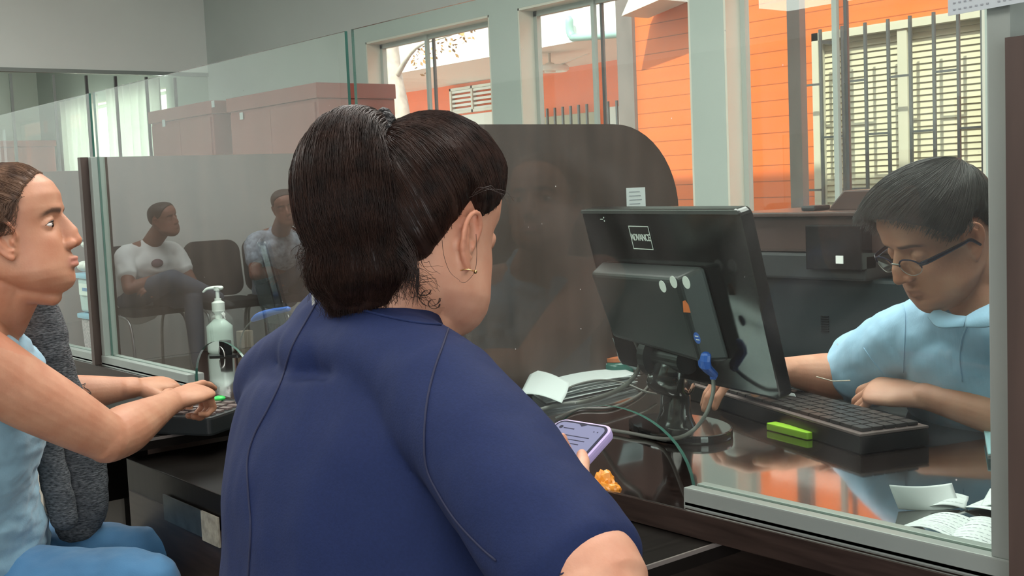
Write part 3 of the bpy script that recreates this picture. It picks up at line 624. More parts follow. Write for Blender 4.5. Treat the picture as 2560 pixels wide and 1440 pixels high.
cable('thin_cable', 'thin dark cable crossing the paper stack beside the monitor stand', [at(1395, 985, Z=ZT + .03), at(1440, 962, Z=ZT + .04), at(1500, 950, Z=ZT + .045), at(1560, 958, Z=ZT + .035), at(1610, 978, Z=ZT + .02), at(1640, 985, Z=ZT + .01)], .0022)
cable('thin_cable', 'thin grey cable lying on the counter behind the pass-through arch', [at(1640, 940, Z=ZT + .004), at(1600, 985, Z=ZT + .004), at(1530, 1018, Z=ZT + .004), at(1450, 1022, Z=ZT + .004), at(1390, 1045, Z=ZT + .004)], .0026)

# keyboard
ka, kb_, kc = at(1712, 952, Z=.812), at(2150, 1082, Z=.812), at(2316, 1073, Z=.806)
ku = (kb_ - ka); klen = ku.length; ku.normalize(); kv = Vector((-ku.y, ku.x, 0)); kd = (kc - kb_).dot(kv)
kd = max(.13, min(kd, .18))
kbd = thing('computer_keyboard', 'low dark keyboard with grey rim lying before the clerk', 'keyboard', kb_.xy.to_3d() + Vector((0, 0, ZT)))
org = Vector((kb_.x, kb_.y, ZT + .001)) - ku * klen
MB().prism([(0, 0), (klen, 0), (klen, kd), (0, kd)], ku, kv, (0, 0, 1), org, .028, bev=.003).build('case', M['black'], kbd)
MB().prism([(0.0, 0.0), (klen, 0.0), (klen, kd), (0.0, kd)], ku, kv, (0, 0, 1), org + Vector((0, 0, .0285)), .004, bev=.001).build('top_plate', M['kb_body'], kbd)
nk, nr = 19, 5; kw = (klen - .02) / nk; kh = (kd - .02) / nr
m_ = MB().prism([(.0015, .0015), (kw - .0015, .0015), (kw - .0015, kh - .0015), (.0015, kh - .0015)], (1, 0, 0), (0, 1, 0), (0, 0, 1), (0, 0, 0), .006, bev=.0015)
k0 = None; rot = math.atan2(ku.y, ku.x)
wi = world_of(kbd).inverted()
for r in range(nr):
    for c_ in range(nk):
        p = org + ku * (.01 + c_ * kw) + kv * (.01 + r * kh) + Vector((0, 0, .0328))
        if k0 is None: k0 = m_.build('key', M['key']); k_ = k0
        else: k_ = k0.copy(); COL.objects.link(k_)
        k_.parent = kbd; k_.location = wi @ p; k_.rotation_euler = (0, 0, rot)

# lime strip, jar, papers
p = at(1978, 1086, Z=ZT); d = (at(2030, 1098, Z=ZT) - at(1926, 1072, Z=ZT)); L_ = d.length; d.normalize()
tag(MB().prism(rounded(L_, .022, .004), d, Vector((-d.y, d.x, 0)), (0, 0, 1), p + Vector((0, 0, .001)), .012, bev=.002).build('highlighter_case', M['lime']), 'small lime green plastic case on the counter in front of the keyboard', 'case')
p = at(1543, 946, Z=ZT); jr = thing('glass_jar', 'squat green glass jar with orange lid behind the paper stack', 'jar', p)
MB().lathe([(.001, .001), (.034, .001), (.038, .006), (.038, .036), (.033, .040), (.001, .041)], p).build('jar_body', M['dark_glass_jar'], jr, smooth=True)
MB().lathe([(.001, .041), (.033, .041), (.034, .050), (.001, .051)], p).build('lid', mat('orange_lid', (.55, .16, .06), .45, noise_amt=.1), jr, smooth=False, label='orange lid')

def sheet(name, label, corners, m=None, bend=0.0, curl=0.0, lines=0, thick=.0006, parent=None, seed=0, cat='paper', drop=0.0, ink_rows=None):
    """sheet of paper from four corner points, softly bent; printed lines follow it"""
    A, B, C_, D_ = [Vector(c) for c in corners]; n = 14; v = []; f = []; rnd = random.Random(seed)
    ph = rnd.uniform(0, 6)
    nrm = (B - A).cross(D_ - A).normalized()
    if nrm.z < 0: nrm = -nrm
    def P(s, t):
        q = (A * (1 - s) + B * s) * (1 - t) + (D_ * (1 - s) + C_ * s) * t
        return q + nrm * (bend * math.sin(PI * s) + curl * (t ** 2) + .3 * bend * math.sin(PI * 2 * t + ph) * s)
    for j in range(n + 1):
        for i in range(n + 1): v.append(P(i / n, j / n))
    for j in range(n):
        for i in range(n): a = j * (n + 1) + i; f.append((a, a + 1, a + n + 2, a + n + 1))
    o = mesh_obj(name, v, f, m or M['paper'], parent); md = o.modifiers.new('s', 'SOLIDIFY'); md.thickness = thick; md.offset = 0
    if label: tag(o, label, cat)
    if lines:
        lm = MB()
        for k in range(lines):
            t = (k + 1) / (lines + 1); s = .08
            while s < .9:
                w_ = rnd.uniform(.03, .12); h_ = .007 if (k % 4) else .014; e = min(s + w_, .92)
                a_, b_, c2, d2 = P(s, t), P(e, t), P(e, t + h_), P(s, t + h_); up = nrm * (thick / 2 + .0004)
                lm.add([a_ + up, b_ + up, c2 + up, d2 + up], [(0, 1, 2, 3)]); s = e + rnd.uniform(.02, .05)
        lm.build('printed_lines', M['ink'], o)
    return o
def zc(px, py, dz=0.0): return at(px, py, Z=ZT + dz)
# stack of papers at the left of the stand
st = thing('paper_stack', 'stack of white papers beside the monitor stand and behind the phone', 'paper', zc(1480, 985))
for k in range(7):
    d = random.Random(k); j = lambda: Vector((d.uniform(-.006, .006), d.uniform(-.006, .006), 0))
    sheet('paper_sheet', None, [zc(1360, 1012) + j() + Vector((0, 0, .003 + k * .0035)), zc(1595, 962) + j() + Vector((0, 0, .003 + k * .0035)), zc(1500, 925) + j() + Vector((0, 0, .003 + k * .0035)), zc(1290, 960) + j() + Vector((0, 0, .003 + k * .0035))], bend=.004 * (k % 3), thick=.001, parent=st, seed=k)
sheet('loose_paper', 'plain pale sheet lying across the top of the paper stack', [zc(1300, 985, .034), zc(1405, 1010, .036), zc(1425, 960, .044), zc(1330, 925, .046)], bend=.006, seed=4)
sheet('folder_cover', 'pale grey folder cover leaning behind the monitor stand', [at(1532, 845, Y=1.66), at(1598, 880, Y=1.66), at(1600, 935, Y=1.66), at(1552, 905, Y=1.66)], m=mat('pale_folder', (.30, .38, .40), .5, noise_amt=.1), bend=.004, thick=.002)
# receipts at the right
sheet('receipt', 'curled blank receipt, the farthest left of the receipts inside the glass', [zc(2246, 1272, .002), zc(2400, 1268, .002), zc(2385, 1224, .018), zc(2228, 1230, .030)], bend=-.004, curl=.012, lines=0, seed=1)
sheet('receipt', 'printed receipt with lifted rounded end beside the curled blank one', [zc(2300, 1272, .0015), zc(2415, 1272, .0015), zc(2422, 1240, .010), zc(2330, 1245, .003)], bend=.006, lines=4, seed=2)
sheet('receipt', 'creased printed receipt at the front against the aluminium sill', [zc(2238, 1322, .002), zc(2395, 1362, .002), zc(2440, 1308, .012), zc(2300, 1298, .004)], bend=.010, lines=9, seed=3)
sheet('receipt', 'printed receipt with large bottom figures in the right corner of the sill', [zc(2350, 1356, .004), zc(2512, 1384, .004), zc(2530, 1318, .010), zc(2400, 1302, .006)], bend=.010, lines=8, seed=5)
sheet('receipt', 'long receipt crossing behind the printed ones towards the post', [zc(2412, 1268, .003), zc(2545, 1300, .003), zc(2560, 1262, .006), zc(2480, 1240, .005)], bend=.005, lines=5, seed=6)
sheet('receipt', 'upright curved receipt by the aluminium post, highest at the right', [zc(2448, 1270, .004), zc(2550, 1280, .004), zc(2560, 1232, .020), zc(2475, 1222, .022)], bend=.008, lines=3, seed=7)
bp_ = thing('blue_packet', 'pale blue paper packet by the right post near the forearm of the clerk', 'packet', zc(2500, 1120))
sheet('packet_cover', None, [zc(2470, 1136, .012), zc(2590, 1136, .012), zc(2580, 1070, .012), zc(2458, 1068, .012)], m=M['paper_blue'], bend=.004, thick=.002, parent=bp_)
sheet('packet_base', None, [zc(2470, 1138, .002), zc(2590, 1138, .002), zc(2580, 1070, .002), zc(2458, 1068, .002)], m=M['paper'], bend=.001, thick=.004, parent=bp_)
# white slip in front of the screen end
sheet('paper_slip', 'tiny white slip behind the keyboard beside the screen edge', [zc(1955, 985, .05), zc(1990, 992, .05), zc(1986, 984, .055), zc(1958, 978, .055)], seed=8)

# notice taped high on the right
a = at(2370, 40, Y=1.172); b = at(2600, -2, Y=1.172)
nt2 = thing('taped_notice', 'grey paper with rows of dots taped high on the right end of the glass', 'paper', (a.x, a.y, a.z))
MB().prism([(0, 0), (b.x - a.x, b.z - a.z), (b.x - a.x, b.z - a.z + .2), (0, .2)], (1, 0, 0), (0, 0, 1), (0, 1, 0), (a.x, a.y, a.z), .0008).build('sheet', mat('grey_notice', (.42, .47, .50), .6, noise_amt=.05), nt2)
dm = MB()
for r in range(5):
    for k in range(26):
        if (k + r * 3) % 11 == 7: continue
        x = a.x + .006 + k * .0062; z = a.z + .0045 + r * .0068 + (x - a.x) * (b.z - a.z) / (b.x - a.x); dm.box(x, x + .0026, a.y - .0006, a.y, z, z + .0016)
dm.build('printed_dots', M['ink'], nt2)

# big printer behind the clerk
cp = thing('office_printer', 'large dark office printer standing against the windows behind the clerk', 'printer', (-1.9, 2.8, 0))
yf = 2.60
def pz(px, py): q = at(px, py, Y=yf); return q.x, q.z
xl = pz(1820, 600)[0]; xr = pz(2330, 600)[0]; zt = pz(1990, 541)[1]
MB().box(xl, xr, yf, 3.15, pz(1900, 628)[1], zt, .008).build('scanner_lid', M['printer_top'], cp)
MB().box(xl - .01, xr + .01, yf - .02, 3.16, zt, zt + .012, .004).build('lid_plate', M['printer_top'], cp)
MB().box(xl + .02, pz(2180, 600)[0], yf - .03, 3.1, pz(1900, 690)[1], pz(1900, 630)[1], .006).build('control_band', M['black_soft'], cp)
MB().box(pz(2040, 600)[0], pz(2180, 600)[0], yf - .045, yf + .02, pz(2100, 672)[1], pz(2100, 560)[1], .004).build('control_panel', M['black_gloss'], cp)
q = pz(2126, 646); MB().box(q[0] - .011, q[0] + .011, yf - .047, yf - .045, q[1] - .010, q[1] + .010).build('white_label', M['white_plastic'], cp, label='small white label')
MB().box(xl + .04, xr, yf, 3.1, .02, pz(1900, 688)[1], .010).build('body', M['printer'], cp)
for k in range(2): MB().box(xl + .06, xr - .02, yf - .006, yf, .16 + k * .22, .34 + k * .22, .004).build('paper_drawer', M['printer'], cp)
gm = MB(); q = pz(2063, 818)
for k in range(7): gm.box(q[0] - .012, q[0] + .012, yf - .003, yf + .001, q[1] - .012 + k * .0065, q[1] - .009 + k * .0065)
gm.build('vent_slots', M['black'], cp)
a = pz(2040, 540); mb = MB(); mb.prism([(0, 0), (.30, 0), (.30, .052), (.05, .052), (.012, .015)], (1, 0, 0), (0, 0, 1), (0, 1, 0), (a[0] - .02, yf + .08, zt + .012), .32, bev=.004); mb.build('document_feeder', M['printer_top'], cp)
a = pz(2000, 540); MB().box(a[0] - .035, a[0] + .01, yf + .05, yf + .12, zt + .012, zt + .026, .006).build('hinge_cap', M['black_soft'], cp)
# dark cupboard along the window wall under the window, booth side
cb = thing('low_cupboard', 'dark low cupboard under the windows behind the monitor', 'cupboard', (-3.2, 3.9, 0))
MB().box(-4.2, -2.55, 3.6, 4.17, 0, 1.0, .006).build('body', M['wood'], cb); MB().box(-4.22, -2.53, 3.58, 4.17, 1.0, 1.03, .004).build('top', M['printer_top'], cb)

# second booth: monitor, plug, bottle
c2_ = at(668, 705, Y=1.62); b2 = at(650, 800, Z=ZT + .06)
mon2, m2c, m2u, m2v, m2b, _ = monitor('smaller dark monitor with pale blue sticker behind the navy dress shoulder', (c2_.x + .02, c2_.y, c2_.z + .0), -.5, .2, .36, .25, [(-.3, .3), (.3, .3), (.3, -.45), (-.3, -.45)], (c2_.x + .02, c2_.y + .05))
q = onplane(655, 690, m2c + m2b * .044, m2b)
MB().prism([(-.03, -.028), (.03, -.034), (.026, .028), (-.032, .032)], m2u, m2v, m2b, q, .001).build('blue_sticker', mat('pale_blue_sticker', (.13, .28, .38), .5, noise_amt=.15), mon2)
MB().prism([(-.012, -.005), (.012, -.006), (.012, .006), (-.012, .006)], m2u, m2v, m2b, q + m2b * .001 - m2u * .008, .001).build('white_tag', M['white_plastic'], mon2)
p = at(553, 882, Z=ZT)
bo = thing('sanitizer_bottle', 'clear hand sanitizer pump bottle with white label behind the glass', 'bottle', p)
s = (at(593, 882, Z=ZT) - p).length
W_ = .041
m_ = MB(); rr = [(.85, .001), (.98, .006), (1, .02), (1, .085), (.93, .100), (.72, .112), (.42, .122), (.36, .128)]
m_.add(*loft([p + Vector((0, 0, z)) for _, z in rr], [(W_ * k, W_ * .62 * k) for k, _ in rr], side=(.63, .775, 0), n=28, sub=3, caps=1)); m_.build('clear_body', M['clear_plastic'], bo, smooth=True)
m_ = MB(); m_.add(*loft([p + Vector((0, 0, z)) for z in (.004, .02, .05, .078)], [(W_ * .92, W_ * .55)] * 4, side=(.63, .775, 0), n=28, sub=2, caps=1)); m_.build('label_wrap', M['gel'], bo, smooth=True, label='white label')
MB().lathe([(.010, .060), (.010, .11), (.018, .122), (.0185, .122), (.0185, .146), (.012, .150), (.0095, .152), (.0095, .158)], p).build('pump_collar', M['white_plastic'], bo, smooth=False)
MB().lathe([(.0055, .14), (.0055, .180), (.010, .181), (.011, .192), (.006, .194)], p).build('pump_stem', M['white_plastic'], bo, smooth=False)
dL = Vector((-.63, -.775, 0)); m_ = MB(); m_.add(*loft([p + Vector((0, 0, .188)) - dL * .012, p + Vector((0, 0, .189)) + dL * .012, p + Vector((0, 0, .186)) + dL * .030, p + Vector((0, 0, .178)) + dL * .040], [(.010, .006), (.008, .005), (.006, .004), (.004, .003)], side=(dL.y, -dL.x, 0), n=12, sub=3)); m_.build('pump_spout', M['white_plastic'], bo, smooth=True)
q = at(565, 890, Z=ZT); cl = thing('clip_holder', 'small black clip holder standing in the far pass-through arch', 'holder', q)
MB().box(q.x - .016, q.x + .016, q.y - .012, q.y + .012, ZT, ZT + .045, .003).build('block', M['black'], cl); MB().prism(rounded(.09, .04, .01), (.63, .775, 0), (-.775, .63, 0), (0, 0, 1), (q.x, q.y, ZT), .004).build('base', M['black'], cl)
MB().tube([q + Vector((.0, -.02, .01)), q + Vector((.01, -.022, .03)), q + Vector((.028, -.02, .02)), q + Vector((.034, -.02, .004))], .0018, n=6).build('wire', M['steel'], cl, smooth=True)
q = at(578, 728, Y=1.6); tag(MB().prism([(-.02, .03), (.012, .045), (.03, -.045)], (.63, .775, 0), (0, 0, 1), (-.775, .63, 0), q, .002).build('folded_card', M['paper']), 'small white folded triangle card just right of the sanitizer pump', 'card')
q = at(655, 790, Y=1.42); pl = thing('network_cable', 'blue plug and thin wire beside the navy shoulder at the far booth', 'cable', q)
m_ = MB(); m_.add(*loft([at(632, 800, Y=1.42), at(650, 790, Y=1.42), at(680, 780, Y=1.42), at(720, 772, Y=1.42)], [(.006, .005), (.013, .009), (.012, .008), (.008, .006)], n=12)); m_.build('blue_plug', M['blue_plug'], pl, smooth=True)
MB().tube([at(632, 800, Y=1.42), at(612, 822, Y=1.42), at(602, 850, Y=1.43), at(598, 880, Y=1.45)], .0018, n=6).build('wire', M['cable'], pl, smooth=True)
for a0, b0, lab in ((at(612, 835, Y=1.50), at(600, 870, Y=1.5), 'small beige box on the far booth counter beside the navy shoulder'),):
    q = at(612, 868, Z=ZT); tag(MB().box(q.x - .012, q.x + .02, q.y - .02, q.y + .02, ZT, ZT + .05, .003).build('small_box', mat('beige_card', (.40, .32, .26), .6, noise_amt=.1)), lab, 'box')

# bins and plush rabbit, third booth
p = at(238, 878, Z=ZT); p.x -= .0
def bin_(name, label, p, w, d, h, mb0, lidm, zz, flare=.06):
    t = thing(name, label, 'bin', p + Vector((0, 0, zz)))
    q = p + Vector((0, 0, zz)); m_ = MB(); m_.add(*loft([q + Vector((0, 0, .002)), q + Vector((0, 0, h * .5)), q + Vector((0, 0, h))], [(w / 2 * (1 - flare), d / 2 * (1 - flare)), (w / 2 * (1 - flare / 2), d / 2 * (1 - flare / 2)), (w / 2, d / 2)], side=(1, 0, 0), n=4, sub=1, caps=0))
    m_ = MB(); k = 1 - flare
    v = [(q.x + sx * w / 2 * (k if z == 0 else 1), q.y + sy * d / 2 * (k if z == 0 else 1), q.z + (.002 if z == 0 else h)) for z in (0, 1) for sx, sy in ((-1, -1), (1, -1), (1, 1), (-1, 1))]
    m_.add(v, [(3, 2, 1, 0), (4, 5, 6, 7), (0, 1, 5, 4), (1, 2, 6, 5), (2, 3, 7, 6), (3, 0, 4, 7)]); o = m_.build('tub', mb0, t); bv = o.modifiers.new('b', 'BEVEL'); bv.width = .008; bv.segments = 3
    MB().box(q.x - w / 2 - .008, q.x + w / 2 + .008, q.y - d / 2 - .008, q.y + d / 2 + .008, q.z + h, q.z + h + .016, .006).build('lid', lidm, t)
    return t, q
t1, q1 = bin_('storage_bin', 'lower speckled pink bin with pale blue lid behind the far glass', p + Vector((-.01, .05, 0)), .135, .12, .098, M['bin_pink'], M['blue_lid'], 0)
t2, q2 = bin_('storage_bin', 'upper milky bin with blue lid and printed label, under the plush rabbit', p + Vector((-.01, .05, 0)), .145, .12, .105, M['bin_milky'], M['blue_lid'], .115)
lb = MB().box(q2.x - .05, q2.x + .06, q2.y - .0645, q2.y - .0615, q2.z + .055, q2.z + .09); lb.build('label_strip', M['white_plastic'], t2)
lb = MB()
for k in range(6): lb.box(q2.x - .02 + k * .010, q2.x - .013 + k * .010, q2.y - .0655, q2.y - .0645, q2.z + .068, q2.z + .078)
lb.build('printed_marks', mat('blue_print', (.1, .25, .5), .6, noise_amt=.1), t2)
rb = thing('plush_rabbit', 'white plush rabbit with long pinkish ear sitting on the stacked bins', 'toy', q2 + Vector((0, 0, .12)))
zb = q2.z + .122; cx_, cy_ = q2.x, q2.y
def blob(c, r, n=14, m=10):
    v = []; f = []
    for j in range(m + 1):
        th = PI * j / m
        for i in range(n): a = 2 * PI * i / n; v.append((c[0] + r[0] * math.sin(th) * math.cos(a), c[1] + r[1] * math.sin(th) * math.sin(a), c[2] + r[2] * math.cos(th)))
    for j in range(m):
        for i in range(n): f.append((j * n + i, (j + 1) * n + i, (j + 1) * n + (i + 1) % n, j * n + (i + 1) % n))
    return v, f
m_ = MB(); m_.add(*blob((cx_, cy_, zb + .035), (.05, .042, .042))); m_.add(*blob((cx_ - .012, cy_ - .022, zb + .095), (.030, .030, .032))); m_.add(*blob((cx_ - .03, cy_ - .05, zb + .02), (.018, .022, .016))); m_.add(*blob((cx_ + .02, cy_ - .05, zb + .02), (.018, .022, .016)))
m_.add(*blob((cx_ - .025, cy_ - .045, zb + .085), (.012, .012, .009)))
m_.build('body', M['plush'], rb, smooth=True)
for dx, mm in ((-.018, M['plush_pink']), (.010, M['plush'])):
    m_ = MB(); m_.add(*loft([(cx_ + dx, cy_ - .02, zb + .115), (cx_ + dx - .008, cy_ - .022, zb + .15), (cx_ + dx - .018, cy_ - .024, zb + .185), (cx_ + dx - .030, cy_ - .026, zb + .212)], [(.010, .006), (.015, .007), (.011, .006), (.004, .003)], side=(1, 0, 0), n=12)); m_.build('ear', mm, rb, smooth=True)
for dx in (-.022, .002): m_ = MB(); m_.add(*blob((cx_ + dx - .008, cy_ - .049, zb + .10), (.003, .003, .004), 8, 6)); m_.build('eye', M['black'], rb, smooth=True)
MB().tube([(cx_ - .04, cy_ - .03, zb + .21), (cx_ - .06, cy_ - .02, zb + .222), (cx_ - .09, cy_ - .01, zb + .222)], .0015, n=6).build('whisker_wire', M['white_plastic'], rb, smooth=True)
#PART3
# ================================================================== PEOPLE
def skin_mat(name, c, lip=(.42, .16, .13), c2=None):
    m = mat(name, c, .56, sss=.12, noise_amt=.10, noise_scale=28, bump=.10, bump_scale=220, color2=c2 or (c[0] * .86, c[1] * .74, c[2] * .70))
    nt = m.node_tree; N = nt.nodes; L = nt.links; b = N['Principled BSDF']
    at_ = N.new('ShaderNodeAttribute'); at_.attribute_name = 'paint'; sp = N.new('ShaderNodeSeparateColor'); L.new(at_.outputs['Color'], sp.inputs[0])
    src = b.inputs['Base Color'].links[0].from_socket
    m1 = N.new('ShaderNodeMix'); m1.data_type = 'RGBA'; L.new(sp.outputs[0], m1.inputs[0]); L.new(src, m1.inputs[6]); m1.inputs[7].default_value = (*lip, 1)
    m2 = N.new('ShaderNodeMix'); m2.data_type = 'RGBA'; L.new(sp.outputs[1], m2.inputs[0]); L.new(m1.outputs[2], m2.inputs[6]); m2.inputs[7].default_value = (.030, .018, .014, 1)
    m3 = N.new('ShaderNodeMix'); m3.data_type = 'RGBA'; L.new(sp.outputs[2], m3.inputs[0]); L.new(m2.outputs[2], m3.inputs[6]); m3.inputs[7].default_value = (c[0] * .95, c[1] * .60, c[2] * .50, 1)
    L.new(m3.outputs[2], b.inputs['Base Color'])
    return m
M['skin_w1'] = skin_mat('skin_fair_warm', (.56, .30, .20))
M['skin_w2'] = skin_mat('skin_tan_warm', (.46, .235, .145))
M['skin_m1'] = skin_mat('skin_tan_man', (.54, .28, .19), lip=(.30, .12, .10))
M['skin_m2'] = skin_mat('skin_brown_man', (.27, .13, .09), lip=(.20, .08, .07))
def hair_mat(name, c, c2, rough=.38, spec=.5):
    m = mat(name, c, rough, spec=spec, noise_amt=.3, noise_scale=60, color2=c2); m.node_tree.nodes['Principled BSDF'].inputs['Anisotropic'].default_value = .4
    return m
M['hair_dark'] = hair_mat('dark_brown_hair', (.010, .0052, .0042), (.030, .0135, .0095), .38, .22)
M['hair_brown'] = hair_mat('brown_hair', (.040, .020, .012), (.13, .068, .038), .5, .35)
M['hair_black'] = hair_mat('black_hair', (.010, .010, .010), (.035, .033, .032), .40)
M['hair_short'] = hair_mat('short_dark_hair', (.02, .014, .012), (.06, .045, .04), .6)
M['navy'] = mat('navy_dress_fabric', (.010, .019, .070), .8, noise_amt=.12, noise_scale=300, spec=.2, bump=.12, bump_scale=500, detail=1)
M['navy_seam'] = mat('navy_seam', (.008, .012, .045), .8, noise_amt=.1)
M['tank'] = mat('light_blue_knit', (.235, .40, .50), .85, noise_amt=.08, noise_scale=40, sheen=.2, bump=.15, bump_scale=300)
M['jeans'] = mat('blue_jeans', (.055, .185, .36), .8, noise_amt=.30, noise_scale=7, stretch=(1, 1, 1), sheen=.2, bump=.12, bump_scale=400)
M['knit'] = mat('charcoal_marl_knit', (.016, .020, .024), .9, noise_amt=.1, noise_scale=130, stretch=(1, 1, 3.2), color2=(.12, .13, .14), bump=.8, bump_scale=120, detail=2)
M['shirt_blue'] = mat('light_blue_shirt', (.30, .50, .70), .7, noise_amt=.06, noise_scale=200, stretch=(1, 1, .1), sheen=.15, bump=.1, bump_scale=400)
M['tee_white'] = mat('white_tee', (.78, .82, .80), .8, noise_amt=.05, noise_scale=20)
M['shirt_pattern'] = mat('pale_patterned_shirt', (.50, .58, .68), .8, noise_amt=.6, noise_scale=30)
M['trouser'] = mat('grey_blue_trouser', (.11, .13, .17), .85, noise_amt=.2, noise_scale=12)
M['eye'] = mat('eye_white', (.62, .57, .54), .15, noise_amt=.05)
M['iris'] = mat('dark_iris', (.02, .012, .008), .1, noise_amt=.2)
M['chair_black'] = mat('black_chair_fabric', (.012, .013, .014), .6, noise_amt=.3, noise_scale=30)
M['gold'] = mat('gold_ring', (.75, .50, .22), .25, metal=1.0, noise_amt=.05)

def remesh(parts, voxel, smooth=2, name='tmp'):
    """union of closed shapes into one continuous skin"""
    vs = []; fs = []; b = 0
    for v, f in parts:
        v = np.array([list(p) for p in v], float); vs.append(v); fs += [tuple(i + b for i in q) for q in f]; b += len(v)
    V = np.vstack(vs); me = bpy.data.meshes.new(name); me.from_pydata(V.tolist(), [], fs); me.update()
    bm = bmesh.new(); bm.from_mesh(me); bmesh.ops.recalc_face_normals(bm, faces=list(bm.faces)); bm.to_mesh(me); bm.free()
    o = bpy.data.objects.new(name, me); COL.objects.link(o)
    md = o.modifiers.new('r', 'REMESH'); md.mode = 'VOXEL'; md.voxel_size = voxel; md.use_smooth_shade = True
    if smooth: ms = o.modifiers.new('s', 'SMOOTH'); ms.iterations = smooth; ms.factor = .6
    bpy.context.view_layer.update(); dg = bpy.context.evaluated_depsgraph_get(); e = o.evaluated_get(dg)
    m2 = bpy.data.meshes.new_from_object(e); n = len(m2.vertices); co = np.empty(n * 3); m2.vertices.foreach_get('co', co); co = co.reshape(-1, 3)
    nf = len(m2.polygons); lt = np.empty(nf, dtype=np.int32); m2.polygons.foreach_get('loop_total', lt); ls = np.empty(nf, dtype=np.int32); m2.polygons.foreach_get('loop_start', ls)
    vi = np.empty(len(m2.loops), dtype=np.int32); m2.loops.foreach_get('vertex_index', vi)
    faces = [vi[s:s + t].tolist() for s, t in zip(ls, lt)]
    nr = np.empty(n * 3); m2.vertex_normals.foreach_get('vector', nr); nr = nr.reshape(-1, 3)
    bpy.data.objects.remove(o); bpy.data.meshes.remove(m2); bpy.data.meshes.remove(me)
    return co, faces, nr
def paint(o, cols):
    a = o.data.color_attributes.new('paint', 'FLOAT_COLOR', 'POINT'); c = np.ones((len(o.data.vertices), 4)); c[:, :3] = cols; a.data.foreach_set('color', c.ravel())

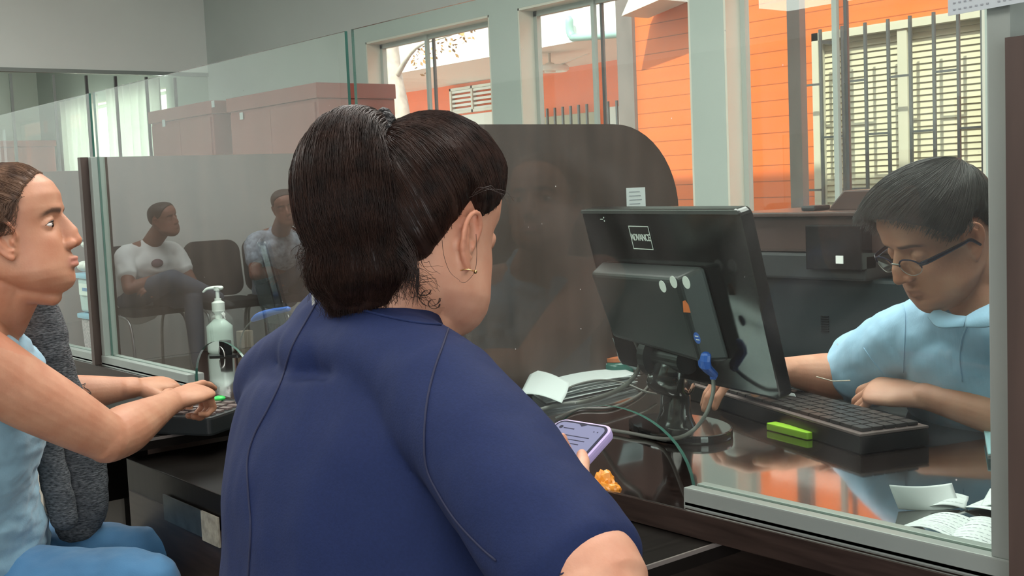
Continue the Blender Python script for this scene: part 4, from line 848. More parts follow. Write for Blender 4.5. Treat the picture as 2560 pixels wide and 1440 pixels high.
# ---- head, in its own axes: x forward, y to its left, z up, origin between the ears
def head_parts(jaw=1.0, nose=1.0, chin=1.0, open_eyes=True, brow=1.0, full=1.0, ears=True, chub=0.0, low=.80, earx=0.0):
    z = [-.116, -.112, -.104, -.092, -.075, -.055, -.035, -.015, .005, .025, .045, .065, .085, .100, .111, .117, .119]
    xf = [.046, .060, .072, .0790, .0815, .0815, .0810, .0790, .0770, .0790, .0850, .0860, .0780, .0640, .0450, .0240, .006]
    xb = [.040, .022, .008, -.006, -.022, -.044, -.066, -.082, -.092, -.098, -.100, -.097, -.088, -.074, -.056, -.036, -.020]
    w = [.004, .018, .029, .041, .0515, .0585, .0620, .0650, .0680, .0705, .0720, .0710, .0655, .0550, .0410, .0240, .008]
    zz = np.linspace(z[0], z[-1], 90)
    z = np.array(z); z = np.where(z < -.05, -.05 + (z + .05) * low, z); zz = np.where(zz < -.05, -.05 + (zz + .05) * low, zz)
    def cr(a):
        return np.interp(zz, z, a)
    XFp, XBp, W = cr(xf), cr(xb), cr(w)
    n = 72; v = []
    for i, q in enumerate(zz):
        low = max(0, min(1, (-.03 - q) / .06)); ww = W[i] * (1 + (jaw - 1) * low) * full + chub * .008 * math.exp(-((q + .06) / .035) ** 2)
        xF, xB = XFp[i], XBp[i]; cx = xB + (xF - xB) * .46; p = 2.35 - .25 * low
        for k in range(n):
            a = 2 * PI * k / n; c, s = math.cos(a), math.sin(a)
            sx = math.copysign(abs(c) ** (2 / p), c); sy = math.copysign(abs(s) ** (2 / p), s)
            x = cx + (xF - cx if c > 0 else cx - xB) * sx; y = ww * sy
            g = lambda dy, dz, sy_, sz_: math.exp(-((abs(y) - dy) / sy_) ** 2 - ((q - dz) / sz_) ** 2)
            if c > 0:
                x += -.0115 * g(.031, .018, .015, .011) * (1 if c > .2 else c / .2)      # sockets
                x += .004 * g(.022, .038, .022, .007) * brow                              # brows
                x += .0045 * chin * g(0, -.05 - .042 * low, .017, .012)                               # chin
                x -= .0035 * g(0, -.05 - .020 * low, .022, .006)                                      # fold under the lip
                x += .0050 * g(0, -.048, .024, .016)                                      # mouth mound
                x += .0035 * g(.040, -.012, .016, .016)                                   # cheekbone
            v.append((x, y, q))
    f = []
    for j in range(len(zz) - 1):
        for k in range(n): f.append((j * n + k, j * n + (k + 1) % n, (j + 1) * n + (k + 1) % n, (j + 1) * n + k))
    f.append(tuple(range(n))[::-1]); f.append(tuple((len(zz) - 1) * n + k for k in range(n)))
    P = [(np.array(v), f)]
    add = lambda *a, **k: P.append(loft(*a, **k))
    # nose
    N_ = nose
    add([(.068, 0, .034), (.074 + .001 * N_, 0, .022), (.080 + .003 * N_, 0, .006), (.0852 + .006 * N_, 0, -.008), (.0925 + .008 * N_, 0, -.0165)], [(.0075, .0125), (.0078, .0140), (.0090, .0165), (.0108, .0180), (.0092, .0110)], side=(0, 1, 0), n=16, sub=5)
    add([(.070, 0, -.022), (.086, 0, -.0215), (.094 + .006 * N_, 0, -.0195)], [(.014, .009), (.0115, .007), (.0060, .0055)], side=(0, 1, 0), n=16)
    for s in (-1, 1): P.append(blob((.0865, s * .0115, -.0195), (.0115, .0072, .0080)))
    # lips
    for zz_, r, fx, wd in ((-.0435, .0040, .0030, .022), (-.0530, .0050, .0022, .020)):
        add([(.072, -wd, -.0485), (.0815, -wd * .62, zz_ - .0005), (.0860 + fx, 0, zz_), (.0815, wd * .62, zz_ - .0005), (.072, wd, -.0485)], [(.0012, .003), (r * .8, .0042), (r * .9, .0046), (r * .8, .0042), (.0012, .003)], side=(0, 0, 1), n=12)
    # eyelids
    for s in (-1, 1):
        if open_eyes:
            P.append(blob((.0590, s * .031, .0160), (.0128, .0150, .0125), 20, 14))
            add([(.0635, s * .0170, .0165), (.0715, s * .0235, .0225), (.0725, s * .0310, .0243), (.0675, s * .0395, .0220), (.0590, s * .0460, .0160)], [(.0014, .0014)] + [(.0024, .0020)] * 3 + [(.0014, .0014)], n=8)
        elif False:
            add([(.0635, s * .0180, .0150), (.0745, s * .0235, .0205), (.0768, s * .0310, .0232), (.0715, s * .0395, .0205), (.0620, s * .0450, .0150)], [(.0020, .002)] + [(.0030, .0030)] * 3 + [(.002, .002)], n=8)
            add([(.0635, s * .0180, .0145), (.0735, s * .0240, .0105), (.0752, s * .0310, .0090), (.0700, s * .0390, .0112), (.0620, s * .0445, .0145)], [(.0018, .0018)] + [(.0026, .0024)] * 3 + [(.0018, .0018)], n=8)
        else:
            P.append(blob((.0635, s * .031, .0165), (.0135, .0150, .0118))); add([(.0640, s * .0180, .0095), (.0755, s * .0240, .0075), (.0770, s * .0310, .0070), (.0715, s * .039, .0085), (.063, s * .0445, .0105)], [(.0013, .0013)] * 5, n=8)
    # ears
    if ears:
        for s in (-1, 1):
            E = lambda pts: [(x + earx, s * (y + .0655), q) for x, y, q in pts]
            add(E([(.006, .002, -.004), (.009, .006, .006), (.009, .010, .018), (.004, .014, .028), (-.006, .018, .033), (-.017, .020, .029), (-.023, .020, .018), (-.023, .018, .004), (-.018, .014, -.010), (-.010, .011, -.020), (-.002, .008, -.027)]),
                [(.0022, .0022)] + [(.0034, .0034)] * 7 + [(.0036, .0036), (.0044, .0044), (.0056, .0045)], n=10, sub=4)
            add(E([(-.013, .012, .023), (-.015, .0145, .012), (-.013, .014, -.002), (-.006, .010, -.014), (.001, .008, -.016)]), [(.0022, .003), (.0032, .0036), (.0034, .0036), (.0034, .0034), (.0030, .003)], n=10)
            add(E([(.004, .005, -.008), (.003, .0085, -.004), (.003, .006, .002)]), [(.0030, .0025)] * 3, n=8)
            add(E([(-.004, -.006, .016), (-.007, .002, .010), (-.0055, .002, -.010), (-.001, .0, -.022)]), [(.016, .005), (.0165, .0045), (.0145, .0045), (.009, .005)], side=(1, 0, 0), n=12)
            add(E([(-.010, -.010, .018), (-.014, .006, .016)]), [(.010, .006), (.010, .005)], side=(1, 0, 0), n=10)
            add(E([(-.010, -.010, -.006), (-.013, .006, -.004)]), [(.008, .010), (.008, .009)], side=(1, 0, 0), n=10)
    return P
def head_paint(L_, stubble=0.0, brows=1.0, lips=1.0):
    """colour masks in head axes: r lips, g brows and nostril shade painted dark, b flush"""
    x, y, z = L_[:, 0], L_[:, 1], L_[:, 2]; ay = np.abs(y)
    front = (x > .055)
    lip = np.exp(-((z + .0485 + .02 * 0) / .0075) ** 4) * np.exp(-(ay / .022) ** 4) * (x > .070)
    bz = .036 + .18 * np.minimum(ay - .012, .018) * .45 - .42 * np.maximum(ay - .036, 0)
    br = np.exp(-((z - bz) / .0042) ** 4) * np.clip((ay - .008) / .004, 0, 1) * np.clip((.053 - ay) / .010, 0, 1) * (x > .035)
    br = np.maximum(br, np.exp(-((x - .0935) / .0035) ** 2 - ((ay - .0062) / .0028) ** 2) * (z < -.020) * (z > -.032))  # shade inside the nostrils, painted dark through the brow mask
    fl = .45 * np.exp(-((x - .10) / .02) ** 2 - (ay / .02) ** 2 - ((z + .015) / .02) ** 2) + .30 * np.exp(-((ay - .04) / .02) ** 2 - ((z + .02) / .02) ** 2) * (x > .03) + .4 * (ay > .073) * (np.abs(x + .01) < .04)
    return np.stack([np.clip(lip, 0, 1) * .75 * lips, np.clip(br, 0, 1) * .85 * brows, np.clip(fl, 0, 1)], 1) * (np.linalg.norm(L_, axis=1) < .2)[:, None]
def head_frame(o, fwd, up, s=1.0):
    f = Vector(fwd).normalized(); l = Vector(up).cross(f).normalized(); u = f.cross(l)
    return Matrix(((f.x * s, l.x * s, u.x * s, o[0]), (f.y * s, l.y * s, u.y * s, o[1]), (f.z * s, l.z * s, u.z * s, o[2]), (0, 0, 0, 1)))
def xf(m, P):
    a = np.array(m); return [((np.array([list(q) for q in v], float) @ a[:3, :3].T + a[:3, 3]), f) for v, f in P]
def to_local(m, V):
    a = np.array(m.inverted()); return V @ a[:3, :3].T + a[:3, 3]

# ---- hand: wrist, pointing direction, back-of-hand normal; curls per finger (radians at the three joints)
def hand_parts(w, d, nrm, side, curls, spread=.10, s=1.0, thumb=(.7, .3, .3), thumb_dir=None):
    """side = +1 when the thumb lies on d x nrm"""
    w = np.array(list(w), float); d = unit(list(d)); n = np.array(list(nrm), float); n = unit(n - d * n.dot(d)); t = np.cross(d, n) * side   # t towards the thumb
    P = []
    P.append(loft([w - d * .02 * s, w + d * .015 * s, w + d * .045 * s, w + d * .078 * s, w + d * .088 * s], [(.027 * s, .020 * s), (.030 * s, .017 * s), (.039 * s, .0150 * s), (.040 * s, .0125 * s), (.036 * s, .010 * s)], side=t, n=18))
    lens = [(.043, .025, .020), (.047, .028, .022), (.044, .026, .021), (.034, .020, .018)]; offs = [.028, .0095, -.0095, -.027]
    for i, (ls, of) in enumerate(zip(lens, offs)):
        base = w + (d * (.086 - .004 * abs(i - 1)) + t * of) * s; a = 0; dd = unit(d + t * (1.2 - i) * spread * .5)
        pts = [base - dd * .02 * s, base]; p = base; r = .0088 if i < 3 else .0076
        for L_, c in zip(ls, curls[i]):
            a += c; q = dd * math.cos(a) - n * math.sin(a); pm = p + q * L_ * s * .5; p = p + q * L_ * s; pts += [pm, p]
        R = [r * 1.1, r * 1.08, r * .95, r * 1.0, r * .88, r * .90, r * .80, r * .72]
        P.append(loft(pts, [(k * s, k * s) for k in R], n=12, sub=3))
    td = unit(t * math.cos(thumb[0]) + d * math.sin(thumb[0]) - n * .25) if thumb_dir is None else unit(list(thumb_dir))
    b = w + (d * .018 + t * .020 - n * .004) * s; p1 = b + td * .040 * s; d2 = unit(td + d * thumb[1] * 1.6); p2 = p1 + d2 * .032 * s; d3 = unit(d2 + d * thumb[2] * 1.2 - n * .15); p3 = p2 + d3 * .024 * s
    P.append(loft([b - td * .01 * s, b, (b + p1) / 2, p1, (p1 + p2) / 2, p2, p3], [(k * s, k * s) for k in (.014, .0165, .0145, .0118, .0105, .0108, .0082)], n=14, sub=3))
    return P

def fold(V, Nn, amp, scale, seed=0, stretch=(1, 1, 1)):
    out = V.copy()
    for i in range(len(V)):
        p = Vector((V[i, 0] * stretch[0] * scale + seed, V[i, 1] * stretch[1] * scale, V[i, 2] * stretch[2] * scale)); out[i] += Nn[i] * amp * (noise.noise(p) + .4 * noise.noise(p * 2.3))
    return out

# ---- hair strands
def strands(curves, r0, r1, nseg=12, sides=3):
    """thin tapered tubes, returned as vertices and faces"""
    V = []; Fc = []; b = 0; ang = [2 * PI * k / sides for k in range(sides)]
    for P in curves:
        P = np.array(P); n = len(P); T = np.gradient(P, axis=0); T /= (np.linalg.norm(T, axis=1)[:, None] + 1e-9)
        u = unit(np.cross(T[0], [.3, .5, .81])); t = np.linspace(0, 1, n); R = r0 + (r1 - r0) * t ** 1.5
        U = u - T * (T @ u)[:, None]; U /= (np.linalg.norm(U, axis=1)[:, None] + 1e-9); W = np.cross(T, U)
        ring = np.stack([P + (U * math.cos(a) + W * math.sin(a)) * R[:, None] for a in ang], 1).reshape(-1, 3); V.append(ring)
        for j in range(n - 1):
            for k in range(sides): Fc.append((b + j * sides + k, b + j * sides + (k + 1) % sides, b + (j + 1) * sides + (k + 1) % sides, b + (j + 1) * sides + k))
        b += n * sides
    return np.vstack(V), Fc
class Skull:
    """distance from the head centre to its surface in any direction (head axes)"""
    def __init__(s, V, F_, c=(-.008, 0, .02)):
        s.c = Vector(c); s.t = BVHTree.FromPolygons([tuple(p) for p in V], F_)
    def r(s, d):
        d = Vector(d).normalized(); h = s.t.ray_cast(s.c + d * .3, -d, .4); r = (.3 - h[3]) if h[0] is not None else .09
        for q, amp, wid in getattr(s, 'bumps', ()): r += amp * math.exp(-(d.angle(q) / wid) ** 2)
        return r
def sph(az, el): return np.array([math.cos(el) * math.cos(az), math.cos(el) * math.sin(az), math.sin(el)])
def slerp(a, b, t):
    a, b = unit(a), unit(b); o = math.acos(max(-1, min(1, a.dot(b))))
    return a if o < 1e-4 else (math.sin((1 - t) * o) * a + math.sin(t * o) * b) / math.sin(o)
#PEOPLE
def V3(p): return np.array(list(p), float)
def hair_cap(m, skull, line, tie, off=.006, n=120, ns=26, tie_h=.012):
    """scalp cover running from the hairline to the tie point, as one shell (room axes)"""
    v = []; f = []; k = 0
    for i in range(n):
        az = 2 * PI * i / n; s0 = sph(az, math.radians(np.interp(math.degrees(az if az <= PI else az - 2 * PI), line[0], line[1])))
        for j in range(ns + 1):
            t = j / ns; d = slerp(s0, tie, t * .985); o = off * min(1, .25 + t * 5) + tie_h * max(0, (t - .8) / .2) ** 2
            o += .0012 * math.sin(az * 37 + 3 * t) + .0008 * math.sin(az * 61)
            v.append(list(skull.c + Vector(d) * (skull.r(d) + o)))
    for i in range(n):
        for j in range(ns): a = i * (ns + 1) + j; b = ((i + 1) % n) * (ns + 1) + j; f.append((a, b, b + 1, a + 1))
    f.append([i * (ns + 1) + ns for i in range(n)])
    # inner copy closes the shell
    N0 = len(v)
    for i in range(N0): p = Vector(v[i]) - skull.c; v.append(list(skull.c + p * ((p.length - .009) / p.length)))
    f += [tuple(N0 + q for q in reversed(g)) for g in f[:]]
    for i in range(n): a = i * (ns + 1); b = ((i + 1) % n) * (ns + 1); f.append((b, a, N0 + a, N0 + b))
    a_ = np.array(m); v = np.array(v) @ a_[:3, :3].T + a_[:3, 3]
    return v, f
def scalp_strands(m, skull, line, tie, cnt, off, rnd, nseg=12, jitter=.02, tmax=.97, lift=.004, a0=0, a1=2 * PI):
    C = []; a_ = np.array(m)
    for _ in range(cnt):
        az = rnd.uniform(a0, a1); el = math.radians(np.interp(math.degrees(az if az <= PI else az - 2 * PI), line[0], line[1]))
        s0 = sph(az + rnd.gauss(0, jitter), el + rnd.uniform(-.03, .05)); ts = rnd.random() ** 1.4 * .75; te = min(tmax, ts + rnd.uniform(.3, .9)); P = []
        o2 = off + rnd.uniform(-.0012, .0016); w1 = rnd.gauss(0, .014); ph = rnd.uniform(0, 6)
        td = unit(tie + np.array([rnd.gauss(0, .04) for _ in range(3)]))
        for j in range(nseg):
            t = ts + (te - ts) * j / (nseg - 1); d = slerp(s0, td, t); d = unit(d + np.cross(s0, td) * w1 * math.sin(t * 5 + ph)); e = (math.sin(PI * j / (nseg - 1))) ** .5
            P.append(list(skull.c + Vector(d) * (skull.r(d) + o2 * min(1, .2 + 5 * t) * 1.0 + (lift * .3 * e if rnd.random() < .02 else 0) + .004 * max(0, (t - .8) / .2) ** 2)))
        C.append(np.array(P) @ a_[:3, :3].T + a_[:3, 3])
    return C
def bundle(P, A, B, cnt, rnd, side, nseg=20, rho=(.75, 1.04), tail=.1, wav=.004, twist=.6):
    D = catmull(np.hstack([np.array([list(p) for p in P]), np.array(A)[:, None], np.array(B)[:, None]]), 8); n = len(D); T = np.gradient(D[:, :3], axis=0); T /= np.linalg.norm(T, axis=1)[:, None]
    C = []
    for _ in range(cnt):
        ph = rnd.uniform(0, 2 * PI); r = rnd.uniform(*rho); tw = rnd.gauss(0, twist); t0 = 0.02 if rnd.random() < .72 else rnd.random() * .4; t1 = min(1, t0 + rnd.uniform(.45, 1.0)); w = rnd.uniform(0, 6); out = []
        for j in range(nseg):
            t = (t0 + (t1 - t0) * j / (nseg - 1)) * (n - 1); i = int(min(t, n - 1.001)); fr = t - i; q = D[i] * (1 - fr) + D[min(i + 1, n - 1)] * fr; tt = T[i]
            u = unit(side - tt * tt.dot(side)); v = np.cross(tt, u); a = ph + tw * t / n
            k = r * (1 + (rnd.gauss(0, .02))); out.append(q[:3] + u * q[3] * math.cos(a) * r + v * q[4] * math.sin(a) * r + u * wav * math.sin(t * .25 + w))
        if t1 > .93:
            e = out[-1] - out[-2]
            for g in range(3): out.append(out[-1] + e * tail * 8 * (.6 + rnd.random()) + u * rnd.gauss(0, .003))
        C.append(np.array(out))
    return C

LINE_W = ([-180, -150, -125, -108, -92, -78, -62, -45, -20, 0, 20, 45, 62, 78, 92, 108, 125, 150, 180],
          [-46, -44, -30, -8, 12, -2, 16, 27, 36, 38, 36, 27, 16, -2, 12, -8, -30, -44, -46])
ICAM = Vector((.63, .775, 0))      # to the right in the photograph, level
TCAM = Vector((.776, -.626, 0))    # towards the photographer, level

# ================= woman in the navy dress
nv = thing('person', 'woman in a short-sleeved navy dress seen from behind, dark ponytail, holding a lilac phone', 'person', (-1.13, .6, 0))
fw_ = Vector((-.14, .95, -.22)).normalized()
m_n = head_frame((0, 0, 0), fw_, (0, -.1, 1), .99)
ear_l = m_n @ Vector((-.008, -.072, 0)); o_n = at(1163, 606, D=1.30) - ear_l
m_n = head_frame(o_n, fw_, (0, -.1, 1), .99)
hp = head_parts(open_eyes=False, full=1.04, chub=1.0, nose=.5)
HB = remesh(hp, .0025, 1); SK = Skull(HB[0].tolist(), HB[1])
sR, sL = at(1105, 985, D=1.20), at(715, 955, D=1.46)
eR, wR = at(1478, 1482, D=1.03), at(1416, 1250, D=1.18)
eL = sL + Vector((-.02, .16, -.24)); phone_c = at(1368, 1178, D=1.27)
wL = phone_c + Vector((-.09, -.10, -.04))
nb = at(905, 850, D=1.35); nh = m_n @ Vector((-.035, 0, -.045))
bp = xf(m_n, hp)
bp.append(loft([nb - Vector((0, 0, .06)), nb, (nb + nh) / 2 + Vector((0, -.006, 0)), nh, m_n @ Vector((-.02, 0, 0))], [(.060, .045), (.066, .055), (.060, .060), (.058, .062), (.055, .06)], side=(1, 0, 0), n=26))
bp.append(loft([m_n @ Vector((.035, 0, -.095)), m_n @ Vector((.0, 0, -.085)), nb + Vector((0, .045, .03))], [(.030, .018), (.040, .03), (.045, .03)], side=(1, 0, 0)))
bp.append(loft([sL, (sL + nb) / 2, nb - Vector((0, -.02, .04)), (sR + nb) / 2, sR], [(.048, .048), (.050, .050), (.05, .05), (.050, .050), (.048, .048)], side=(0, 1, 0)))
tc_ = [at(915, 950, D=1.36), at(905, 1100, D=1.345), at(903, 1250, D=1.33), at(905, 1420, D=1.33)]
tc_.append(tc_[-1] + Vector((0, -.02, -.16))); tc_.append(tc_[-1] + Vector((0, .02, -.12)))
bp.append(loft(tc_, [(.140, .080), (.155, .10), (.15, .105), (.16, .11), (.18, .12), (.18, .12)], side=(1, 0, 0), n=28))
bp.append(loft([sR, (sR * .55 + eR * .45), eR + Vector((0, 0, .01))], [(.052, .052), (.054, .054), (.050, .050)]))
fm = (eR + wR) / 2
bp.append(loft([eR - (wR - eR).normalized() * .01, eR * .75 + wR * .25, fm, wR * .85 + eR * .15, wR], [(.050, .050), (.050, .048), (.038, .036), (.027, .024), (.026, .022)], n=20))
bp.append(loft([sL, (sL + eL) / 2, eL, (eL + wL) / 2, wL], [(.05, .05), (.05, .05), (.042, .042), (.036, .034), (.026, .023)]))
pl_ = Vector((-.12, .84, .42)).normalized(); pu = Vector((1, .08, -.06)); pu = (pu - pl_ * pu.dot(pl_)).normalized(); pn = pu.cross(pl_)     # phone: length, width, screen normal
if pn.dot(Vector((0, -1, 1))) < 0: pn = -pn
hd = (pl_ * .9 + (phone_c - wR).normalized() * .4).normalized()
bp += hand_parts(wR, (phone_c - pn * .02 + pu * .005 - wR).normalized(), (-pn - pu * .1), -1, [(.55, .75, .5), (.5, .7, .5), (.5, .7, .5), (.55, .7, .5)], s=.74, thumb_dir=(at(1466, 1172, D=1.21) - (wR + Vector((.012, .01, .008)))))
bp += hand_parts(wL, (phone_c - wL).normalized(), (0, -.3, 1), 1, [(.6, .8, .5)] * 4, s=.92)
for s_ in (-1, 1):
    hip = Vector((-1.13 + s_ * .09, .60, .56)); kn = Vector((-1.13 + s_ * .10, 1.02, .56)); an = Vector((-1.13 + s_ * .09, .98, .09))
    bp.append(loft([hip, (hip + kn) / 2, kn], [(.085, .085), (.075, .075), (.056, .056)])); bp.append(loft([kn, kn * .6 + an * .4, an], [(.055, .055), (.052, .052), (.036, .036)])); bp.append(loft([an + Vector((0, -.03, -.045)), an + Vector((0, .06, -.055)), an + Vector((0, .15, -.07))], [(.03, .03), (.038, .028), (.035, .015)], side=(1, 0, 0)))
V_, F_, N_ = remesh(bp, .0026, 2)
body = mesh_obj('body', V_, F_, M['skin_w1'], nv); paint(body, head_paint(to_local(m_n, V_)))
# dress
dp = []
sh = lambda p, d: p + d
dp.append(loft([tc_[0] + Vector((0, 0, .045)), tc_[0], tc_[1], tc_[2], tc_[3], tc_[4], tc_[5]], [(.120, .078), (.178, .112), (.202, .128), (.205, .134), (.208, .136), (.215, .14), (.21, .14)], side=(1, 0, 0), n=40))
yo = Vector((0, -.008, 0))
dp.append(loft([sL + Vector((-.012, 0, -.005)), (sL * .62 + nb * .38) + yo + Vector((0, 0, .012)), nb * .8 + sL * .2 + yo + Vector((0, 0, .006)), nb + yo * 2 + Vector((0, 0, -.010)), nb * .8 + sR * .2 + yo + Vector((0, 0, .006)), (sR * .62 + nb * .38) + yo + Vector((0, 0, .012)), sR + Vector((.012, 0, -.005))],
    [(.060, .056), (.066, .050), (.076, .046), (.082, .050), (.076, .046), (.066, .050), (.060, .056)], side=(0, 1, 0), n=26))
dp.append(loft([nb + Vector((0, -.01, -.07)), nb + Vector((0, -.008, -.01)), nb + Vector((0, 0, .022))], [(.125, .075), (.098, .074), (.074, .068)], side=(1, 0, 0), n=30, caps=1))
ua = (eR - sR).normalized(); se = sR + (eR - sR) * .93
dp.append(loft([sR + Vector((-.01, 0, .0)), sR * .7 + eR * .3, sR * .45 + eR * .55, se - ua * .01, se], [(.062, .062), (.067, .065), (.069, .066), (.069, .064), (.067, .062)], n=32, caps=1))
ul = (eL - sL).normalized(); sel = sL + (eL - sL) * .8
dp.append(loft([sL, (sL + sel) / 2, sel], [(.058, .058), (.062, .062), (.060, .060)], n=28, caps=1))
dp.append(loft([Vector((-1.13, .62, .55)), Vector((-1.13, .85, .555)), Vector((-1.13, 1.0, .55))], [(.215, .11), (.20, .10), (.19, .085)], side=(1, 0, 0), n=32))
V_, F_, N_ = remesh(dp, .005, 14)
V_ = fold(V_, N_, .0055, 7.0, 3, (1, 1, 1)); V_ = fold(V_, N_, .0022, 22, 8, (1, 1, .5))
dress = mesh_obj('dress', V_, F_, M['navy'], nv)
DT = BVHTree.FromPolygons([tuple(p) for p in V_], F_)
def on_surface(tree, px, py, lift=.0006):
    d = Vector(_M @ np.array([px - CX, CY - py, -F])).normalized(); h = tree.ray_cast(Vector((0, 0, EYE)), d, 10)
    return (h[0] + h[1] * lift) if h[0] is not None else None
def seam(name, tree, pts, r, m, parent, sub=8):
    P = catmull(np.array([[x, y, 0] for x, y in pts]), sub); Q = [on_surface(tree, p[0], p[1]) for p in P]; Q = [q for q in Q if q is not None]
    runs = []; cur = []
    for q in Q:
        if cur and (q - cur[-1]).length > .05: runs.append(cur); cur = []
        cur.append(q)
    runs.append(cur); mb = MB()
    for c in runs:
        if len(c) > 2: mb.tube(c, r, n=6, sub=1)
    if mb.v: return mb.build(name, m, parent, smooth=True)
seam('back_seam', DT, [(792, 758), (768, 800), (730, 870), (705, 950), (672, 1020), (636, 1090), (620, 1150), (622, 1230), (628, 1320), (622, 1438)], .0011, M['navy_seam'], dress)
seam('armhole_seam', DT, [(1128, 796), (1112, 850), (1085, 930), (1068, 1010), (1062, 1100), (1068, 1170), (1095, 1230), (1140, 1300), (1200, 1365), (1240, 1400)], .0011, M['navy_seam'], dress)
seam('neck_edge', DT, [(800, 742), (900, 775), (1000, 800), (1080, 812), (1165, 812)], .0018, M['navy'], dress)
seam('sleeve_hem', DT, [(1532, 1335), (1500, 1385), (1450, 1415), (1400, 1436)], .0009, M['navy_seam'], dress)
zp = on_surface(DT, 786, 756, .002)
if zp: MB().prism([(-.0015, -.009), (.0015, -.009), (.0015, .009), (-.0015, .009)], ICAM, (0, 0, 1), TCAM, zp, .0015).build('zip_pull', M['steel'], dress)
# hair
rnd = random.Random(11)
LINE_N = (LINE_W[0], [q + {92: 9, 78: 10, 108: 5}.get(abs(a), 0) for a, q in zip(*LINE_W)])
tie = unit(V3(m_n.inverted() @ at(956, 385, D=1.335) - SK.c)); hair = []
SK.bumps = [(Vector(unit(V3(m_n.inverted() @ at(1120, 262, D=1.36) - SK.c))), .020, .62), (Vector(tie), -.007, .40)]
capv, capf = hair_cap(m_n, SK, LINE_N, tie, off=.012, tie_h=.004)
C = scalp_strands(m_n, SK, LINE_N, tie, 9000, .0128, rnd, nseg=11)
tw = m_n @ (SK.c + Vector(tie) * (SK.r(tie) + .014))
sv, sf = strands(C, .00034, .00015)
hr = mesh_obj('hair', np.vstack([capv, sv]), list(capf) + [tuple(q + len(capv) for q in g) for g in sf], M['hair_dark'], nv)
ppx = [(tw, .014, .014), (at(920, 325, D=1.325), .024, .024), (at(874, 352, D=1.29), .038, .036), (at(856, 430, D=1.265), .051, .042), (at(868, 530, D=1.262), .053, .043), (at(885, 615, D=1.266), .047, .036), (at(893, 690, D=1.270), .054, .032), (at(900, 745, D=1.275), .040, .018)]
pts = [q[0] for q in ppx]; A_ = [q[1] for q in ppx]; B_ = [q[2] for q in ppx]
pv, pf = loft(pts, [(a * .93, b * .93) for a, b in zip(A_, B_)], side=tuple(ICAM), n=48, sub=6)
pv = np.array(pv)
for i in range(len(pv)):
    q = Vector(pv[i]); pv[i] += np.array(list((TCAM))) * .003 * noise.noise(Vector((q.x * 60, q.y * 60, q.z * 8)))
B1 = bundle(pts, A_, B_, 6500, rnd, V3(ICAM), tail=.10, wav=.003)
tails = []
for _ in range(260):                                  # loose uneven ends fanning out under the ponytail
    s0 = at(rnd.uniform(760, 960), rnd.uniform(560, 680), D=1.245 + rnd.uniform(0, .03)); px = rnd.uniform(745, 1030); e_ = at(px, rnd.uniform(690, 790) - abs(px - 890) * .25, D=1.26 + rnd.uniform(0, .03)); mid = (s0 + e_) / 2 + Vector((rnd.gauss(0, .006), rnd.gauss(0, .006), .004))
    tails.append(catmull([list(s0), list(mid), list(e_)], 6))
for _ in range(60):
    s0 = at(rnd.uniform(985, 1010), rnd.uniform(560, 640), D=1.25); e_ = at(rnd.uniform(1000, 1045), rnd.uniform(690, 770), D=1.255); mid = (s0 + e_) / 2 + ICAM * .01
    tails.append(catmull([list(s0), list(mid), list(e_)], 6))
for _ in range(40):
    s0 = at(790, 590 + rnd.uniform(-8, 8), D=1.25); e_ = at(rnd.uniform(728, 760), 566 + rnd.uniform(-6, 14), D=1.25); tails.append(catmull([list(s0), list((s0 + e_) / 2 - Vector((0, 0, .004))), list(e_)], 5))
for _ in range(3000):                                  # bundles of ends that widen the bottom
    a = rnd.uniform(0, 1); s0 = at(790 + 190 * a, 600 + rnd.uniform(-25, 25), D=1.25 + rnd.uniform(0, .05)); e_ = at(752 + 275 * a + rnd.gauss(0, 12), 770 - 300 * (a - .52) ** 2 * 1.2 + rnd.gauss(0, 22) - (30 if a < .25 else 0), D=1.262 + rnd.uniform(0, .05)); mid = (s0 * .5 + e_ * .5) + Vector((rnd.gauss(0, .003), rnd.gauss(0, .003), 0)) + ICAM * (a - .4) * .012
    tails.append(catmull([list(s0), list(mid), list(e_)], 6))
sv, sf = strands(B1 + tails, .00036, .00016); ponytail_v, ponytail_f = sv, sf
# stray hairs at the nape and before the ear
ST = []
HT = BVHTree.FromPolygons([tuple(v.co) for v in body.data.vertices], [list(p.vertices) for p in body.data.polygons])
def nat(px, py, D): return at(px, py, D=D)
for _ in range(34):
    x0 = rnd.uniform(1015, 1060); y0 = rnd.uniform(640, 740); L_ = rnd.uniform(30, 80); P = []
    for j in range(8):
        t = j / 7; P.append(list(at(x0 + L_ * .7 * t + 10 * math.sin(t * 5 + x0), y0 + 30 * t + 8 * math.cos(t * 6 + y0), D=1.262 - .01 * t)))
    ST.append(np.array(P))
for c_ in ((1075, 745, 26), (1060, 725, 18), (1085, 760, 15)):
    for _ in range(6): P = [list(at(c_[0] + c_[2] * rnd.uniform(.8, 1.1) * math.cos(t), c_[1] + c_[2] * .8 * math.sin(t), D=1.255 + rnd.uniform(-.003, .003))) for t in np.linspace(0, 5, 14)]; ST.append(np.array(P))
P = [list(at(x, y, D=1.19)) for x, y in ((1190, 585), (1192, 640), (1186, 680), (1165, 705), (1148, 704))]; ST.append(catmull(P, 5))
P = [list(at(x, y, D=1.195)) for x, y in ((1105, 600), (1110, 640), (1125, 680), (1150, 702))]; ST.append(catmull(P, 5))
for k in range(4): P = [list(at(x + rnd.gauss(0, 8), y + rnd.gauss(0, 5), D=1.225)) for x, y in ((1180, 490), (1215, 470), (1245, 478), (1272, 500))]; ST.append(catmull(P, 4))
sv, sf = strands(ST, .00030, .00015); n0 = len(pv); n1 = n0 + len(ponytail_v)
mesh_obj('ponytail', np.vstack([pv, ponytail_v, sv]), list(pf) + [tuple(q + n0 for q in g) for g in ponytail_f] + [tuple(q + n1 for q in g) for g in sf], M['hair_dark'], nv)
